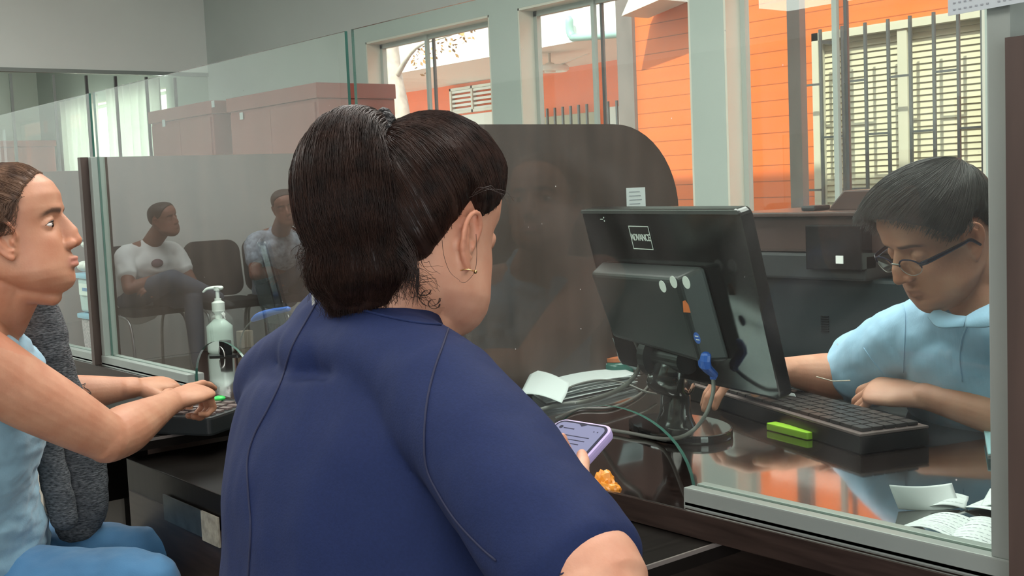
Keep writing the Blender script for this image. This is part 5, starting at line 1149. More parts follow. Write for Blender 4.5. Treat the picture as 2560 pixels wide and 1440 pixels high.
# scrunchie: bumpy ring around the base of the ponytail
ax = (pts[1] - pts[0]).normalized(); u1 = ax.orthogonal().normalized(); u2 = ax.cross(u1); ring = []
for i in range(49): a = 2 * PI * i / 48; rr = .023 + .003 * math.sin(a * 9); ring.append(tw + ax * .006 + (u1 * math.cos(a) + u2 * math.sin(a)) * rr)
m_ = MB(); m_.tube(ring, [.0085 + .002 * math.sin(i * 1.9) for i in range(49)], n=10, sub=2); sc = m_.build('hair_tie', mat('black_sequin_tie', (.004, .004, .005), .5, noise_amt=.4, noise_scale=200, bump=.6, bump_scale=300, spec=.15), nv, smooth=True)
e_ = m_n @ Vector((.001, -.083, -.031)); MB().lathe([(.0005, 0), (.0022, .0005), (.0022, .002), (.0005, .003)], e_, n=12, ax=tuple(TCAM)).build('ear_stud', M['gold'], nv, smooth=True)
MB().tube([e_ + Vector((-.010, -.012, .002)), e_ + Vector((-.004, -.008, .003)), e_ + Vector((-.002, -.002, .001))], .0007, n=6).build('ear_hook', M['gold'], nv, smooth=True)

# phone
ph = thing('mobile_phone', 'mobile phone with lit screen in a lilac case held by the woman in navy', 'phone', phone_c)
pw, pll = .078, .160; pc_ = phone_c - pn * .004
MB().prism(rounded(pw, pll, .013), pu, pl_, pn, pc_, .010, bev=.003).build('case', M['lilac'], ph, smooth=False)
MB().prism(rounded(pw - .007, pll - .007, .010), pu, pl_, pn, pc_ + pn * .0101, .0006).build('bezel', M['screen_text'], ph)
MB().prism(rounded(pw - .0125, pll - .013, .008), pu, pl_, pn, pc_ + pn * .0108, .0003).build('screen', M['screen'], ph)
m_ = MB(); so = pc_ + pn * .01125
def bar(x0, x1, y, h): m_.prism([(x0, y), (x1, y), (x1, y + h), (x0, y + h)], pu, pl_, pn, so, .0001)
for k, (x0, x1) in enumerate([(-.012, .022), (-.016, .020), (-.002, .016)]): bar(x0, x1, .052 - k * .0062, .0012)
for k in range(9): bar(-.024, [.006, .010, .004, .009, -.006, .010, .007, -.002, .008][k], .022 - k * .0055, .0011)
bar(-.021, -.006, .063, .0014); m_.lathe([(.0026, 0), (.0026, .0001)], so - pu * .025 + pl_ * .0645, n=12, ax=pn); bar(.020, .0215, .0635, .0015); bar(.025, .0265, .0635, .0015)
m_.prism([(-.006, .0735), (.006, .0735), (0, .0695)], pu, pl_, pn, so, .0001)
m_.build('screen_text', M['screen_text'], ph)
MB().prism([(-.0015, 0), (.0015, 0), (.0015, .012), (-.0015, .012)], pn, pl_, pu, pc_ + pu * (pw / 2) + pn * .005 - pl_ * .02, .0006).build('side_button', M['black'], ph)
# orange wrapper on the shelf
wpz = ZS + .002
def crumple(name, label, c, sx, sy, h, m, cat, seed):
    bm = bmesh.new(); bmesh.ops.create_icosphere(bm, subdivisions=4, radius=1); rn = random.Random(seed)
    for v in bm.verts:
        k = .75 + .5 * noise.noise(v.co * 1.6 + Vector((seed, 0, 0))) + .25 * abs(noise.noise(v.co * 4 + Vector((seed, 3, 0)))); v.co = Vector((v.co.x * k * sx, v.co.y * k * sy, max(-.85, v.co.z) * k * h))
    bm.verts.index_update(); v = [Vector(c) + q.co for q in bm.verts]; f = [[q.index for q in p.verts] for p in bm.faces]; bm.free()
    return tag(mesh_obj(name, v, f, m, smooth=False), label, cat)
wc = at(1508, 1242, Z=ZS + .02); crumple('snack_wrapper', 'crumpled orange wrapper on the black shelf below the phone', (wc.x, wc.y, ZS + .022), .036, .026, .034, M['orange_wrap'], 'wrapper', 4)

def stool(name, label, c, h):
    t = thing(name, label, 'stool', (c[0], c[1], 0))
    MB().lathe([(.01, h - .05), (.17, h - .05), (.185, h - .03), (.18, h), (.01, h + .005)], (c[0], c[1], 0)).build('seat', M['chair_black'], t, smooth=False)
    for k in range(4):
        a = PI / 4 + k * PI / 2; MB().tube([(c[0] + .10 * math.cos(a), c[1] + .10 * math.sin(a), h - .05), (c[0] + .19 * math.cos(a), c[1] + .19 * math.sin(a), .0)], .011, n=8, sub=1).build('leg', M['steel'], t, smooth=True)
    return t
stool('waiting_stool', 'black round stool under the woman in the navy dress', (-1.13, .56), .43)

# ================= woman in light blue
lw = thing('person', 'woman in a light blue sleeveless top and jeans in profile, looking right', 'person', (-2.25, .55, 0))
fl = Vector((.498, .865, .14)).normalized(); upl = Vector((0, 0, 1)) - TCAM * .02
m_l = head_frame((0, 0, 0), fl, upl, 1.03); o_l = at(208, 600, D=2.02) - (m_l @ Vector((.1065, 0, -.0175))); m_l = head_frame(o_l, fl, upl, 1.03)
hp = head_parts(open_eyes=True, nose=.35, chub=.8, chin=.5, low=.72, earx=.012)
HB = remesh(hp, .0025, 1); SK2 = Skull(HB[0].tolist(), HB[1])
bp = xf(m_l, hp)
nb = at(-48, 845, D=2.06); nh = m_l @ Vector((-.03, 0, -.05))
sR, sL = at(-95, 895, D=1.90), at(-15, 880, D=2.24)
eR = at(272, 1098, D=2.06); wR = at(428, 1004, D=2.28)
eL = at(70, 1000, D=2.36); wL = at(335, 968, D=2.44)
bp.append(loft([nb - Vector((0, 0, .06)), nb, (nb + nh) / 2, nh, m_l @ Vector((-.01, 0, 0))], [(.09, .062), (.068, .060), (.056, .058), (.054, .06), (.05, .06)], side=tuple(TCAM), n=26))
bp.append(loft([m_l @ Vector((.040, 0, -.098)), m_l @ Vector((.0, 0, -.080)), nb + ICAM * .04 + Vector((0, 0, .02))], [(.026, .016), (.040, .03), (.045, .035)], side=tuple(TCAM)))
bp.append(loft([sL, (sL + nb) / 2 + Vector((0, 0, .015)), nb - Vector((0, 0, .02)), (sR + nb) / 2 + Vector((0, 0, .015)), sR], [(.055, .05), (.058, .045), (.068, .055), (.058, .045), (.055, .055)], side=tuple(ICAM)))
tcl = [at(-60, 960, D=2.08), at(-62, 1080, D=2.10), at(-75, 1200, D=2.14), at(-75, 1330, D=2.2), at(-70, 1420, D=2.25)]
bp.append(loft(tcl, [(.13, .092), (.13, .095), (.13, .09), (.15, .10), (.17, .11)], side=tuple(TCAM), n=28))
bp.append(loft([sR + Vector((0, 0, .01)), sR * .65 + eR * .35, sR * .35 + eR * .65, eR], [(.060, .060), (.060, .058), (.054, .052), (.041, .041)], n=24))
bp.append(loft([eR - (wR - eR).normalized() * .005, eR * .78 + wR * .22, eR * .45 + wR * .55, wR * .85 + eR * .15, wR], [(.040, .040), (.046, .043), (.037, .034), (.028, .024), (.027, .021)], n=22))
bp.append(loft([sL, (sL + eL) / 2, eL, eL * .6 + wL * .4, wL * .85 + eL * .15, wL], [(.055, .055), (.052, .052), (.042, .042), (.042, .040), (.028, .025), (.027, .021)], n=22))
tgt = at(548, 968, D=2.38)
bp += hand_parts(wR, (at(505, 975, D=2.355) - wR).normalized(), Vector((0, 0, 1)) + TCAM * .45, -1, [(.10, .30, .2), (1.15, 1.5, .8), (1.2, 1.5, .8), (1.2, 1.45, .8)], s=.98, thumb=(.55, .6, .3))
bp += hand_parts(wL, (at(450, 955, D=2.52) - wL).normalized(), Vector((0, 0, 1)) + TCAM * .3, 1, [(.6, .8, .5), (.7, .9, .5), (.75, .9, .5), (.8, .9, .5)], s=.96, thumb=(.6, .5, .3))
V_, F_, N_ = remesh(bp, .0026, 2)
body2 = mesh_obj('body', V_, F_, M['skin_w2'], lw); paint(body2, head_paint(to_local(m_l, V_)))
def eyes(m, parent, gaze=0.0, x=.0590, z=.0160):
    for s in (-1, 1):
        c = Vector((x + .0040, s * .031, z - .0006)); f = None; v, f = blob((0, 0, 0), (.0098, .0130, .0056), 24, 16)
        o = mesh_obj('eyeball', [m @ (c + Vector(p)) for p in v], f, M['eye'], parent)
        v, f = blob((0, 0, 0), (.0034, .0056, .0053), 16, 10); a = s * gaze
        mesh_obj('iris', [m @ (c + Vector((.0072, gaze * .004, .0002)) + Vector(p)) for p in v], f, M['iris'], o)
        mesh_obj('eyelashes', *loft([m @ Vector(p) for p in ((x + .0055, s * .0190, z), (x + .0125, s * .0240, z + .0040), (x + .0140, s * .0310, z + .0050), (x + .0105, s * .0385, z + .0035), (x + .0040, s * .0440, z - .0005))], [(.0013, .0010)] * 5, n=6), M['hair_black'], o)
eyes(m_l, body2)
# tattoo scribble on the far forearm
LT = BVHTree.FromPolygons([tuple(p) for p in V_], F_)
seam('forearm_tattoo', LT, [(192, 955), (205, 962), (214, 958), (210, 968), (222, 975), (228, 985), (218, 980), (230, 990)], .0006, mat('tattoo_ink', (.10, .09, .08), .6, noise_amt=.1), body2, sub=3)
# hair pulled back
tie2 = sph(PI, math.radians(22)); rnd = random.Random(21)
LINE_2 = (LINE_W[0], [q + (11 if abs(a) < 60 else (6 if abs(a) < 70 else 0)) for a, q in zip(*LINE_W)])
capv, capf = hair_cap(m_l, SK2, LINE_2, tie2, off=.007); C = scalp_strands(m_l, SK2, LINE_2, tie2, 9000, .0076, rnd, a0=PI, a1=2 * PI, nseg=10)
wisps = []
for _ in range(60):
    az = math.radians(-rnd.uniform(50, 72)); P = []
    for j in range(9):
        t = j / 8; d = sph(az - t * rnd.uniform(.3, .5), math.radians(28 - 30 * t + 6 * math.sin(t * 5))); P.append(list(SK2.c + Vector(d) * (SK2.r(d) + .004 + .004 * math.sin(PI * t))))
    P = np.array(P) @ np.array(m_l)[:3, :3].T + np.array(m_l)[:3, 3]; wisps.append(P)
sv, sf = strands(C + wisps, .0005, .00022)
mesh_obj('hair', np.vstack([capv, sv]), list(capf) + [tuple(q + len(capv) for q in g) for g in sf], M['hair_brown'], lw)
bn = m_l @ (SK2.c + Vector(tie2) * (SK2.r(tie2) + .035)); mesh_obj('hair_bun', *blob(tuple(bn), (.045, .045, .042), 20, 14), M['hair_brown'], lw)
# top
dp = []
dp.append(loft([tcl[0] + Vector((0, 0, .075)), tcl[0] + Vector((0, 0, .02)), tcl[1], tcl[2], tcl[3], tcl[4]], [(.100, .085), (.142, .108), (.146, .112), (.143, .106), (.165, .118), (.185, .125)], side=tuple(TCAM), n=36, caps=1))
for s0, k in ((sR, 1), (sL, 1)):
    q = nb * .50 + s0 * .50; dp.append(loft([q - ICAM * .085 - Vector((0, 0, .09)), q - ICAM * .05 + Vector((0, 0, .01)), q + Vector((0, 0, .040)), q + ICAM * .062 + Vector((0, 0, .0)), q + ICAM * .085 - Vector((0, 0, .08))], [(.030, .010)] * 5, side=tuple(TCAM), n=14, sub=5))
V_, F_, N_ = remesh(dp, .004, 4); V_ = fold(V_, N_, .009, 9, 5, (1, 1, 2.2)); V_ = fold(V_, N_, .003, 26, 2, (1, 1, 2))
mesh_obj('sleeveless_top', V_, F_, M['tank'], lw)
# jeans
dp = []
hF, kF = at(-90, 1412, D=2.43), at(398, 1405, D=2.40); hN, kN = at(-110, 1500, D=2.2), at(345, 1470, D=2.18)
for h, k in ((hF, kF), (hN, kN)):
    dp.append(loft([h, h * .6 + k * .4, h * .2 + k * .8, k, k + ICAM * .012 - Vector((0, 0, .03))], [(.098, .095), (.090, .088), (.078, .076), (.072, .070), (.066, .066)], n=30))
    an = k + ICAM * .02 + Vector((0, 0, -.40)); an.z = .10; dp.append(loft([k + ICAM * .010, k * .6 + an * .4 + ICAM * .02, an], [(.068, .070), (.066, .066), (.055, .055)], n=26))
dp.append(loft([hF, (hF + hN) / 2, hN], [(.11, .11)] * 3, n=24))
V_, F_, N_ = remesh(dp, .005, 4); V_ = fold(V_, N_, .009, 8, 1, (1, 1, 1)); V_ = fold(V_, N_, .003, 24, 7, (1, 1, 1))
jn = mesh_obj('jeans', V_, F_, M['jeans'], lw)
for k in (kF, kN):
    a = k + ICAM * .02; m_ = MB(); m_.add(*loft([(a.x - .02 * .63, a.y - .02 * .775, .05), (a.x + .06 * .63, a.y + .06 * .775, .045), (a.x + .15 * .63, a.y + .15 * .775, .03)], [(.036, .04), (.042, .035), (.036, .022)], side=tuple(TCAM))); m_.build('shoe', M['black_soft'], lw, smooth=True)
# knit cardigan hanging over the far shoulder
dp = []
cp_ = [at(95, 745, D=2.27), at(108, 800, D=2.29), at(118, 880, D=2.30), at(135, 980, D=2.32), at(165, 1090, D=2.34), at(190, 1190, D=2.36), at(200, 1270, D=2.37), at(195, 1310, D=2.37)]
dp.append(loft(cp_, [(.026, .03), (.040, .04), (.046, .045), (.055, .045), (.062, .045), (.062, .045), (.058, .045), (.045, .040)], side=tuple(ICAM), n=30))
dp.append(loft([at(60, 900, D=2.28), at(95, 1050, D=2.26), at(130, 1180, D=2.28), at(160, 1300, D=2.29)], [(.02, .02), (.026, .022), (.022, .02), (.024, .02)], side=tuple(ICAM), n=20))
dp.append(loft([at(-60, 860, D=2.30), at(20, 800, D=2.28), at(85, 770, D=2.28)], [(.03, .04), (.03, .04), (.03, .03)], n=20))
V_, F_, N_ = remesh(dp, .004, 3); V_ = fold(V_, N_, .010, 12, 4, (1, 1, .35)); V_ = fold(V_, N_, .003, 40, 4, (.6, .6, 1))
mesh_obj('knit_cardigan', V_, F_, M['knit'], lw, label='charcoal marl knit cardigan hanging over the far shoulder')
stool('waiting_stool', 'black round stool under the woman in jeans', ((hF.x + hN.x) / 2 - .0, (hF.y + hN.y) / 2, 0), .42)
# keypad she types on, and pen
kc_ = at(520, 1030, Z=ZS + .03); kp_ = thing('payment_terminal', 'black keypad device with small green light under the hand of the left woman', 'device', (kc_.x, kc_.y, ZS))
du = Vector((-.5, .86, 0)).normalized(); dv = Vector((.86, .5, 0)).normalized(); o_ = Vector((kc_.x, kc_.y, ZS + .001))
MB().prism(rounded(.15, .20, .012), dv, du, (0, 0, 1), o_, .038, bev=.005).build('casing', M['black_soft'], kp_)
m_ = MB()
for r in range(5):
    for c in range(4): q = o_ + dv * (-.05 + c * .034) + du * (-.07 + r * .030) + Vector((0, 0, .0385)); m_.prism(rounded(.024, .018, .003), dv, du, (0, 0, 1), q, .004)
m_.build('keys', M['kb_body'], kp_)
q = at(548, 996, Z=ZS + .046); m_ = MB(); m_.add(*blob(tuple(q), (.014, .014, .006))); m_.build('green_light', M['green_bright'], kp_, smooth=True, label='small bright green lens')
#PART5
#PART5
# ================= clerk behind the glass
ck = thing('person', 'man in a light blue shirt and glasses bending over the counter behind the glass', 'person', (-.95, 1.95, 0))
fm_ = Vector((-.31, -.83, -.45)).normalized(); um_ = Vector((.0, -.10, 1))
m_c = head_frame((0, 0, 0), fm_, um_, .97)
o_c = at(2240, 706, D=1.93) - (m_c @ Vector((.1065, 0, -.0175))); m_c = head_frame(o_c, fm_, um_, .97)
hp = head_parts(open_eyes=False, nose=.9, full=1.04, jaw=1.12, chub=1.0, low=.86, brow=1.2)
HB = remesh(hp, .0025, 1); SK3 = Skull(HB[0].tolist(), HB[1])
bp = xf(m_c, hp)
nh = m_c @ Vector((-.035, 0, -.04))
nb = at(2530, 770, D=1.98)
sR, sL = at(2285, 850, D=2.12), at(2790, 860, D=1.86)
eR, wR = at(2115, 945, D=2.28), at(1950, 925, D=2.22)
eL, wL = at(2740, 1100, D=1.86), at(2312, 990, D=2.05)
bp.append(loft([nb - Vector((0, 0, .06)), nb, (nb + nh) / 2, nh, m_c @ Vector((-.01, 0, .0))], [(.10, .075), (.076, .066), (.066, .064), (.062, .066), (.058, .06)], side=(1, 0, 0), n=26))
bp.append(loft([m_c @ Vector((.036, 0, -.080)), m_c @ Vector((.0, 0, -.070)), nb + Vector((-.01, -.06, .0))], [(.032, .02), (.046, .035), (.05, .04)], side=(1, 0, 0)))
bp.append(loft([sL, (sL + nb) / 2, nb - Vector((0, 0, .045)), (sR + nb) / 2, sR], [(.050, .050), (.05, .05), (.055, .05), (.05, .05), (.050, .050)], side=(0, 1, 0)))
tcm = [at(2520, 900, D=2.02), at(2520, 1000, D=2.08)]; tcm[1].z = .84; b0 = tcm[1]; tcm += [Vector((b0.x, b0.y + .10, .68)), Vector((b0.x, b0.y + .14, .55)), Vector((b0.x, b0.y + .14, .47))]
bp.append(loft(tcm, [(.13, .075), (.14, .08), (.15, .09), (.16, .10), (.17, .12)], side=(1, 0, 0), n=26))
for s_, e_, w_ in ((sR, eR, wR), (sL, eL, wL)):
    bp.append(loft([s_, (s_ + e_) / 2, e_], [(.055, .055), (.052, .052), (.043, .043)])); bp.append(loft([e_, e_ * .72 + w_ * .28, e_ * .35 + w_ * .65, w_ * .9 + e_ * .1, w_], [(.041, .041), (.045, .043), (.036, .033), (.030, .025), (.029, .023)], n=20))
h1 = at(2120, 968, D=2.13)
bp += hand_parts(wL, (h1 - wL).normalized(), Vector((0, 0, 1)) + TCAM * .55 + Vector((0, 0, .2)), 1, [(.55, .85, .5), (.75, 1.0, .6), (.85, 1.1, .6), (.9, 1.1, .6)], s=1.06, thumb=(.95, .35, .2))
bp += hand_parts(wR, (at(1860, 930, D=2.2) - wR).normalized(), (0, 0, 1), -1, [(.4, .5, .3)] * 4, s=1.02)
for s_ in (-1, 1):
    hip = Vector((b0.x + s_ * .10, b0.y + .14, .50)); kn = Vector((b0.x + s_ * .11, b0.y - .26, .52)); an = Vector((b0.x + s_ * .11, b0.y - .22, .09))
    bp.append(loft([hip, kn], [(.085, .085), (.062, .062)])); bp.append(loft([kn, an], [(.058, .058), (.04, .04)]))
V_, F_, N_ = remesh(bp, .0028, 2)
body3 = mesh_obj('body', V_, F_, M['skin_m1'], ck); paint(body3, head_paint(to_local(m_c, V_), lips=.6))
# shirt with sleeves, collar and placket
dp = []
dp.append(loft([tcm[0] + Vector((0, -.01, .085)), tcm[0] + Vector((0, 0, .03)), tcm[1], tcm[2], tcm[3]], [(.15, .085), (.185, .118), (.195, .128), (.195, .135), (.19, .13)], side=(1, 0, 0), n=40))
dp.append(loft([sL, (sL + nb) / 2 + Vector((0, 0, .0)), nb + Vector((0, -.01, -.035)), (sR + nb) / 2, sR], [(.066, .066), (.078, .072), (.09, .078), (.078, .072), (.066, .066)], side=(0, 1, 0), n=28))
se = sR * .22 + eR * .78; ua = (eR - sR).normalized()
dp.append(loft([sR, sR * .6 + eR * .4, se - ua * .01, se + ua * .012], [(.068, .068), (.072, .070), (.074, .068), (.076, .068)], n=30, caps=1))
se = sL * .25 + eL * .75; dp.append(loft([sL, (sL + se) / 2, se], [(.068, .068), (.072, .07), (.072, .07)], n=30, caps=1))
V_, F_, N_ = remesh(dp, .0045, 4); V_ = fold(V_, N_, .010, 9, 12, (1, 1, 1)); V_ = fold(V_, N_, .004, 22, 15, (1, 1, 1))
sht = mesh_obj('shirt', V_, F_, M['shirt_blue'], ck)
STree = BVHTree.FromPolygons([tuple(p) for p in V_], F_)
# collar: two leaves around the neck
def strip(name, P0_, P1_, m, parent, th=.003):
    a = catmull([list(p) for p in P0_], 6); b = catmull([list(p) for p in P1_], 6); n = len(a); v = np.vstack([a, b]); f = [(i, i + 1, n + i + 1, n + i) for i in range(n - 1)]
    o = mesh_obj(name, v, f, m, parent); md = o.modifiers.new('s', 'SOLIDIFY'); md.thickness = th; return o
strip('collar', [at(2600, 640, D=1.93), at(2535, 690, D=1.88), at(2495, 745, D=1.85), at(2440, 775, D=1.84), at(2415, 790, D=1.85)], [at(2660, 700, D=1.90), at(2580, 760, D=1.84), at(2515, 795, D=1.81), at(2470, 815, D=1.81), at(2412, 815, D=1.83)], M['shirt_blue'], ck)
strip('collar', [at(2415, 790, D=1.86), at(2380, 785, D=1.90), at(2340, 770, D=1.94)], [at(2408, 815, D=1.85), at(2345, 815, D=1.88), at(2318, 790, D=1.93)], M['shirt_blue'], ck)
seam('front_placket', STree, [(2418, 815), (2405, 850), (2400, 900), (2405, 952)], .0016, M['shirt_blue'], sht)
seam('sleeve_seam', STree, [(2248, 730), (2262, 780), (2262, 850), (2258, 930)], .0012, M['shirt_blue'], sht)
seam('cuff_seam', STree, [(2160, 870), (2180, 900), (2200, 925), (2215, 945)], .0010, M['shirt_blue'], sht)
# hair: thick, swept forward over the brow
rnd = random.Random(31)
LM = ([-180, -150, -125, -108, -92, -78, -62, -45, -20, 0, 20, 45, 62, 78, 92, 108, 125, 150, 180], [-30, -30, -14, 10, 22, 4, 12, 26, 36, 38, 36, 26, 12, 4, 22, 10, -14, -30, -30])
crown = sph(PI * .95, math.radians(48))
capv, capf = hair_cap(m_c, SK3, LM, crown, off=.010, tie_h=0)
C = []; a_ = np.array(m_c); fr_ = lambda a: max(0, math.cos(a * .9)) if abs(a) < 1.7 else 0
for _ in range(9000):
    az = rnd.uniform(-PI, PI); el = math.radians(np.interp(math.degrees(az), LM[0], LM[1])); e1 = sph(az + rnd.gauss(0, .05), el + .10 * fr_(az) - rnd.uniform(-.02, .06)); fr = fr_(az)
    ts = rnd.random() ** .9 * .75; L_ = rnd.uniform(.35, .8); P = []; up_ = rnd.uniform(.007, .013) + .004 * fr; sw = rnd.gauss(.45, .10)
    for j in range(10):
        rnd_f = .022; t = min(1.0, ts + L_ * j / 9); d = slerp(crown, e1, t); d = unit(d + np.array([0, 1, 0]) * sw * t * (1 - t) * fr * 2); q = SK3.c + Vector(d) * (SK3.r(d) + up_ * (1 - .65 * t ** 3 * (1 - fr * .8)) + rnd_f * fr * t ** 2); P.append(list(q))
        if ts + L_ * j / 9 >= 1 and j > 3:
            if fr > .4 and rnd.random() < .7:
                for g in range(3): P.append(list(Vector(P[-1]) + Vector((.0050, 0, -.0012 * (g + 1))) * rnd.uniform(.5, 1.1)))
            break
    C.append(np.array(P) @ a_[:3, :3].T + a_[:3, 3])
sv, sf = strands(C, .00048, .00022)
mesh_obj('hair', np.vstack([capv, sv]), list(capf) + [tuple(q + len(capv) for q in g) for g in sf], M['hair_black'], ck)
# glasses
gl = thing('glasses', 'dark blue half-rimmed glasses on the face of the man in light blue', 'glasses', m_c @ Vector((.08, 0, .01)))
gm_ = lambda p: m_c @ Vector(p)
for s_ in (-1, 1):
    oc = [(.094 - .006 * abs(math.cos(a)) * (1 if math.cos(a) * s_ > 0 else .1), s_ * .033 + .0245 * math.cos(a), .006 + .0150 * math.sin(a) * (1 if math.sin(a) > 0 else .95)) for a in np.linspace(0, 2 * PI, 33)]
    n = len(oc) - 1; v = [gm_(p) for p in oc[:-1]]; mesh_obj('lens', v + [p + (m_c.to_3x3() @ Vector((.001, 0, 0))) for p in v], [list(range(n)), [2 * n - 1 - i for i in range(n)]], M['window_glass'], gl, smooth=False)
    MB().tube([gm_(p) for p in oc[:17]], .0013, n=8, sub=2).build('upper_rim', M['navy_seam'], gl, smooth=True)
    MB().tube([gm_(p) for p in oc[16:]], .0005, n=6, sub=2).build('lower_rim', M['steel'], gl, smooth=True)
    m_ = MB(); m_.add(*loft([gm_(p) for p in ((.089, s_ * .057, .012), (.080, s_ * .066, .013), (.050, s_ * .074, .012), (.015, s_ * .079, .010), (.0, s_ * .080, .008), (-.012, s_ * .082, -.008))], [(.0036, .0016), (.0042, .0018), (.0036, .0016), (.003, .0015), (.0028, .0014), (.002, .001)], side=tuple(m_c.to_3x3() @ Vector((0, 0, 1))), n=10)); m_.build('temple_arm', mat('navy_gloss_plastic', (.006, .010, .030), .15, noise_amt=.1), gl, smooth=True)
MB().tube([gm_((.0935, -.010, .010)), gm_((.098, 0, .013)), gm_((.0935, .010, .010))], .0013, n=8).build('bridge', M['steel'], gl, smooth=True)
# toothpick-thin stick in his fingers
pk = at(2082, 953, D=2.115); tag(MB().tube([pk + ICAM * .03, pk, at(2042, 942, D=2.12)], .0010, n=6, sub=1).build('wooden_stick', mat('pale_stick', (.62, .55, .45), .6, noise_amt=.1), smooth=True), 'thin pale stick held between thumb and finger of the clerk', 'stick')
stool('desk_stool', 'black round stool under the clerk in the light blue shirt', (b0.x, b0.y + .16), .42)

# ================= people waiting across the room, seen as reflections in the glass
def mir(v): return Vector((v[0], 2 * (YG - .003) - v[1], v[2]))
def chair(c, face, label):
    t = thing('waiting_chair', label, 'chair', (c[0], c[1], 0), 0, 'waiting chairs along the far wall'); f = Vector(face).normalized(); l = Vector((-f.y, f.x, 0)); c = Vector((c[0], c[1], 0))
    MB().prism(rounded(.44, .44, .06), l, f, (0, 0, 1), c + Vector((0, 0, .42)), .06, bev=.02).build('seat', M['chair_black'], t)
    bk = c - f * .22; u = Vector((0, 0, 1)) - f * .15; u.normalize()
    MB().prism(rounded(.44, .42, .09), l, u, f, bk + Vector((0, 0, .70)), .05, bev=.015).build('backrest', M['chair_black'], t)
    for s in (-1, 1):
        MB().tube([c + l * .22 * s - f * .19, c + l * .22 * s - f * .17 + Vector((0, 0, .30)), c + l * .22 * s - f * .10 + Vector((0, 0, .41)), c + l * .22 * s + f * .10 + Vector((0, 0, .41)), c + l * .22 * s + f * .17 + Vector((0, 0, .30)), c + l * .22 * s + f * .19], .011, n=8, sub=4).build('leg_frame', M['steel'], t, smooth=True)
    return t
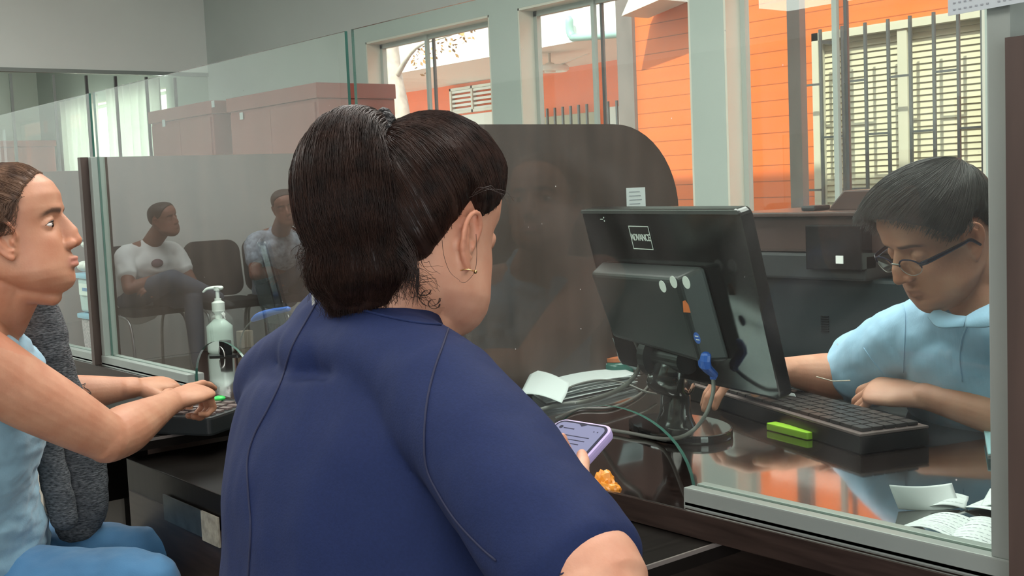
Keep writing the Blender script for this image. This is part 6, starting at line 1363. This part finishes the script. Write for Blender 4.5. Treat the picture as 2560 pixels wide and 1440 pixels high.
def sitter(name, label, c, face, headpx, D, skin, shirt, look, hairm):
    """a seated waiting person; arms folded in the lap"""
    t = thing('person', label, 'person', (c[0], c[1], 0)); f = Vector(face).normalized(); l = Vector((-f.y, f.x, 0)); Z = Vector((0, 0, 1)); c = Vector((c[0], c[1], 0))
    hc = mir(at(headpx[0], headpx[1], D=D)); lk = Vector(look); mh = head_frame(hc, lk, Vector((0, 0, 1)) + l * .22, 1.06); hp_ = head_parts(nose=.9, full=1.06, jaw=1.12, chub=1, open_eyes=False, low=.9)
    bp = xf(mh, hp_); nb = c - f * .13 + Z * (hc.z - .175); nb.x = (nb.x + hc.x) / 2; nb.y = (nb.y + hc.y) / 2
    bp.append(loft([nb - Z * .05 + f * .01, nb + f * .01, mh @ Vector((-.03, 0, -.04))], [(.06, .04), (.068, .058), (.064, .064)], side=tuple(l)))
    SA = []
    for s in (-1, 1):
        sh_ = nb + l * .19 * s - Z * .06; e = sh_ + f * .12 + l * .06 * s - Z * .22; w = c + f * .20 - l * .02 * s + Z * (.66 + .03 * s)
        bp.append(loft([nb, sh_, (sh_ + e) / 2, e], [(.06, .06), (.055, .055), (.052, .052), (.043, .043)])); bp.append(loft([e, e * .6 + w * .4, w], [(.043, .043), (.042, .040), (.028, .024)]))
        bp += hand_parts(w, (-l * s + f * .2).normalized(), (f + Z).normalized(), -s, [(.4, .6, .4)] * 4); SA.append((sh_, e))
    V_, F_, N_ = remesh(bp, .005, 1); bo = mesh_obj('body', V_, F_, skin, t); paint(bo, head_paint(to_local(mh, V_), lips=.4))
    dp = [loft([nb - Z * .03, nb - Z * .12, nb * .5 + (c - f * .08 + Z * .6) * .5, c - f * .08 + Z * .60, c - f * .10 + Z * .50], [(.13, .09), (.20, .13), (.20, .15), (.20, .17), (.20, .16)], side=tuple(l), n=30)]
    for sh_, e in SA: dp.append(loft([nb - Z * .03, sh_, sh_ * .4 + e * .6], [(.07, .07), (.072, .072), (.072, .07)], n=22, caps=1))
    V_, F_, N_ = remesh(dp, .008, 4); V_ = fold(V_, N_, .012, 9, 3); mesh_obj('shirt', V_, F_, shirt, t)
    dp = []
    for s in (-1, 1):
        h = c + l * .10 * s + Z * .53 - f * .05; k = c + f * .42 + l * .12 * s + Z * .54; a = c + f * .44 + l * .12 * s + Z * .08
        if s == 1: k = c + f * .40 + l * .02 + Z * .68; a = c + f * .46 - l * .30 + Z * .52
        dp.append(loft([h, (h + k) / 2, k], [(.095, .095), (.085, .085), (.068, .068)])); dp.append(loft([k, (k + a) / 2, a], [(.066, .066), (.060, .060), (.045, .045)]))
        m_ = MB(); m_.add(*loft([a - Z * .03, a - Z * .045 + f * .08, a - Z * .05 + f * .16], [(.04, .03), (.042, .03), (.03, .02)], side=tuple(l))); m_.build('shoe', M['black_soft'], t, smooth=True)
    V_, F_, N_ = remesh(dp, .008, 3); mesh_obj('trousers', V_, F_, M['trouser'], t)
    sk = Skull(*[(lambda r: r)(q) for q in (lambda R: (R[0].tolist(), R[1]))(remesh(hp_, .005, 1))]); LS = (LM[0], [q + (8 if abs(a) < 50 else 4) for a, q in zip(*LM)])
    v, f2 = hair_cap(mh, sk, LS, sph(PI, 1.1), off=.006, n=60, ns=14, tie_h=0); mesh_obj('hair', v, f2, hairm, t)
    return t, nb, f, l
r1 = mir(at(395, 745, D=8.35)); r1.z = 0
base = Vector((-8.30, r1.y - .02, 0))
t_, nb1, f1, l1 = sitter('person', 'waiting man in a white tee sitting by the far wall, mirrored in the glass', (base.x, base.y), (1, -.15, 0), (412, 552), 8.42, M['skin_m2'], M['tee_white'], (.85, -.45, .06), M['hair_short'])
m_ = MB(); m_.add(*blob(tuple(nb1 - Vector((0, 0, .12)) + f1 * .125 + l1 * .02), (.012, .045, .030))); m_.build('chest_print', mat('tee_print', (.25, .16, .18), .8, noise_amt=.4, noise_scale=60), t_, smooth=True)
chair((base.x, base.y), (1, -.15, 0), 'black waiting chair under the mirrored man in the white tee')
c2p = mir(at(565, 700, X=-8.2)); chair((-8.2, c2p.y), (1, 0, 0), 'empty black waiting chair between the two mirrored men')
c3p = mir(at(705, 700, X=-8.2)); chair((-8.2, c3p.y), (1, .1, 0), 'black waiting chair under the mirrored man in the patterned shirt')
sitter('person', 'second waiting man in a pale patterned shirt, mirrored in the glass beside the ponytail', (-8.2, c3p.y), (1, .1, 0), (715, 522), 8.1, M['skin_m2'], M['shirt_pattern'], (.9, .4, -.15), M['hair_short'])
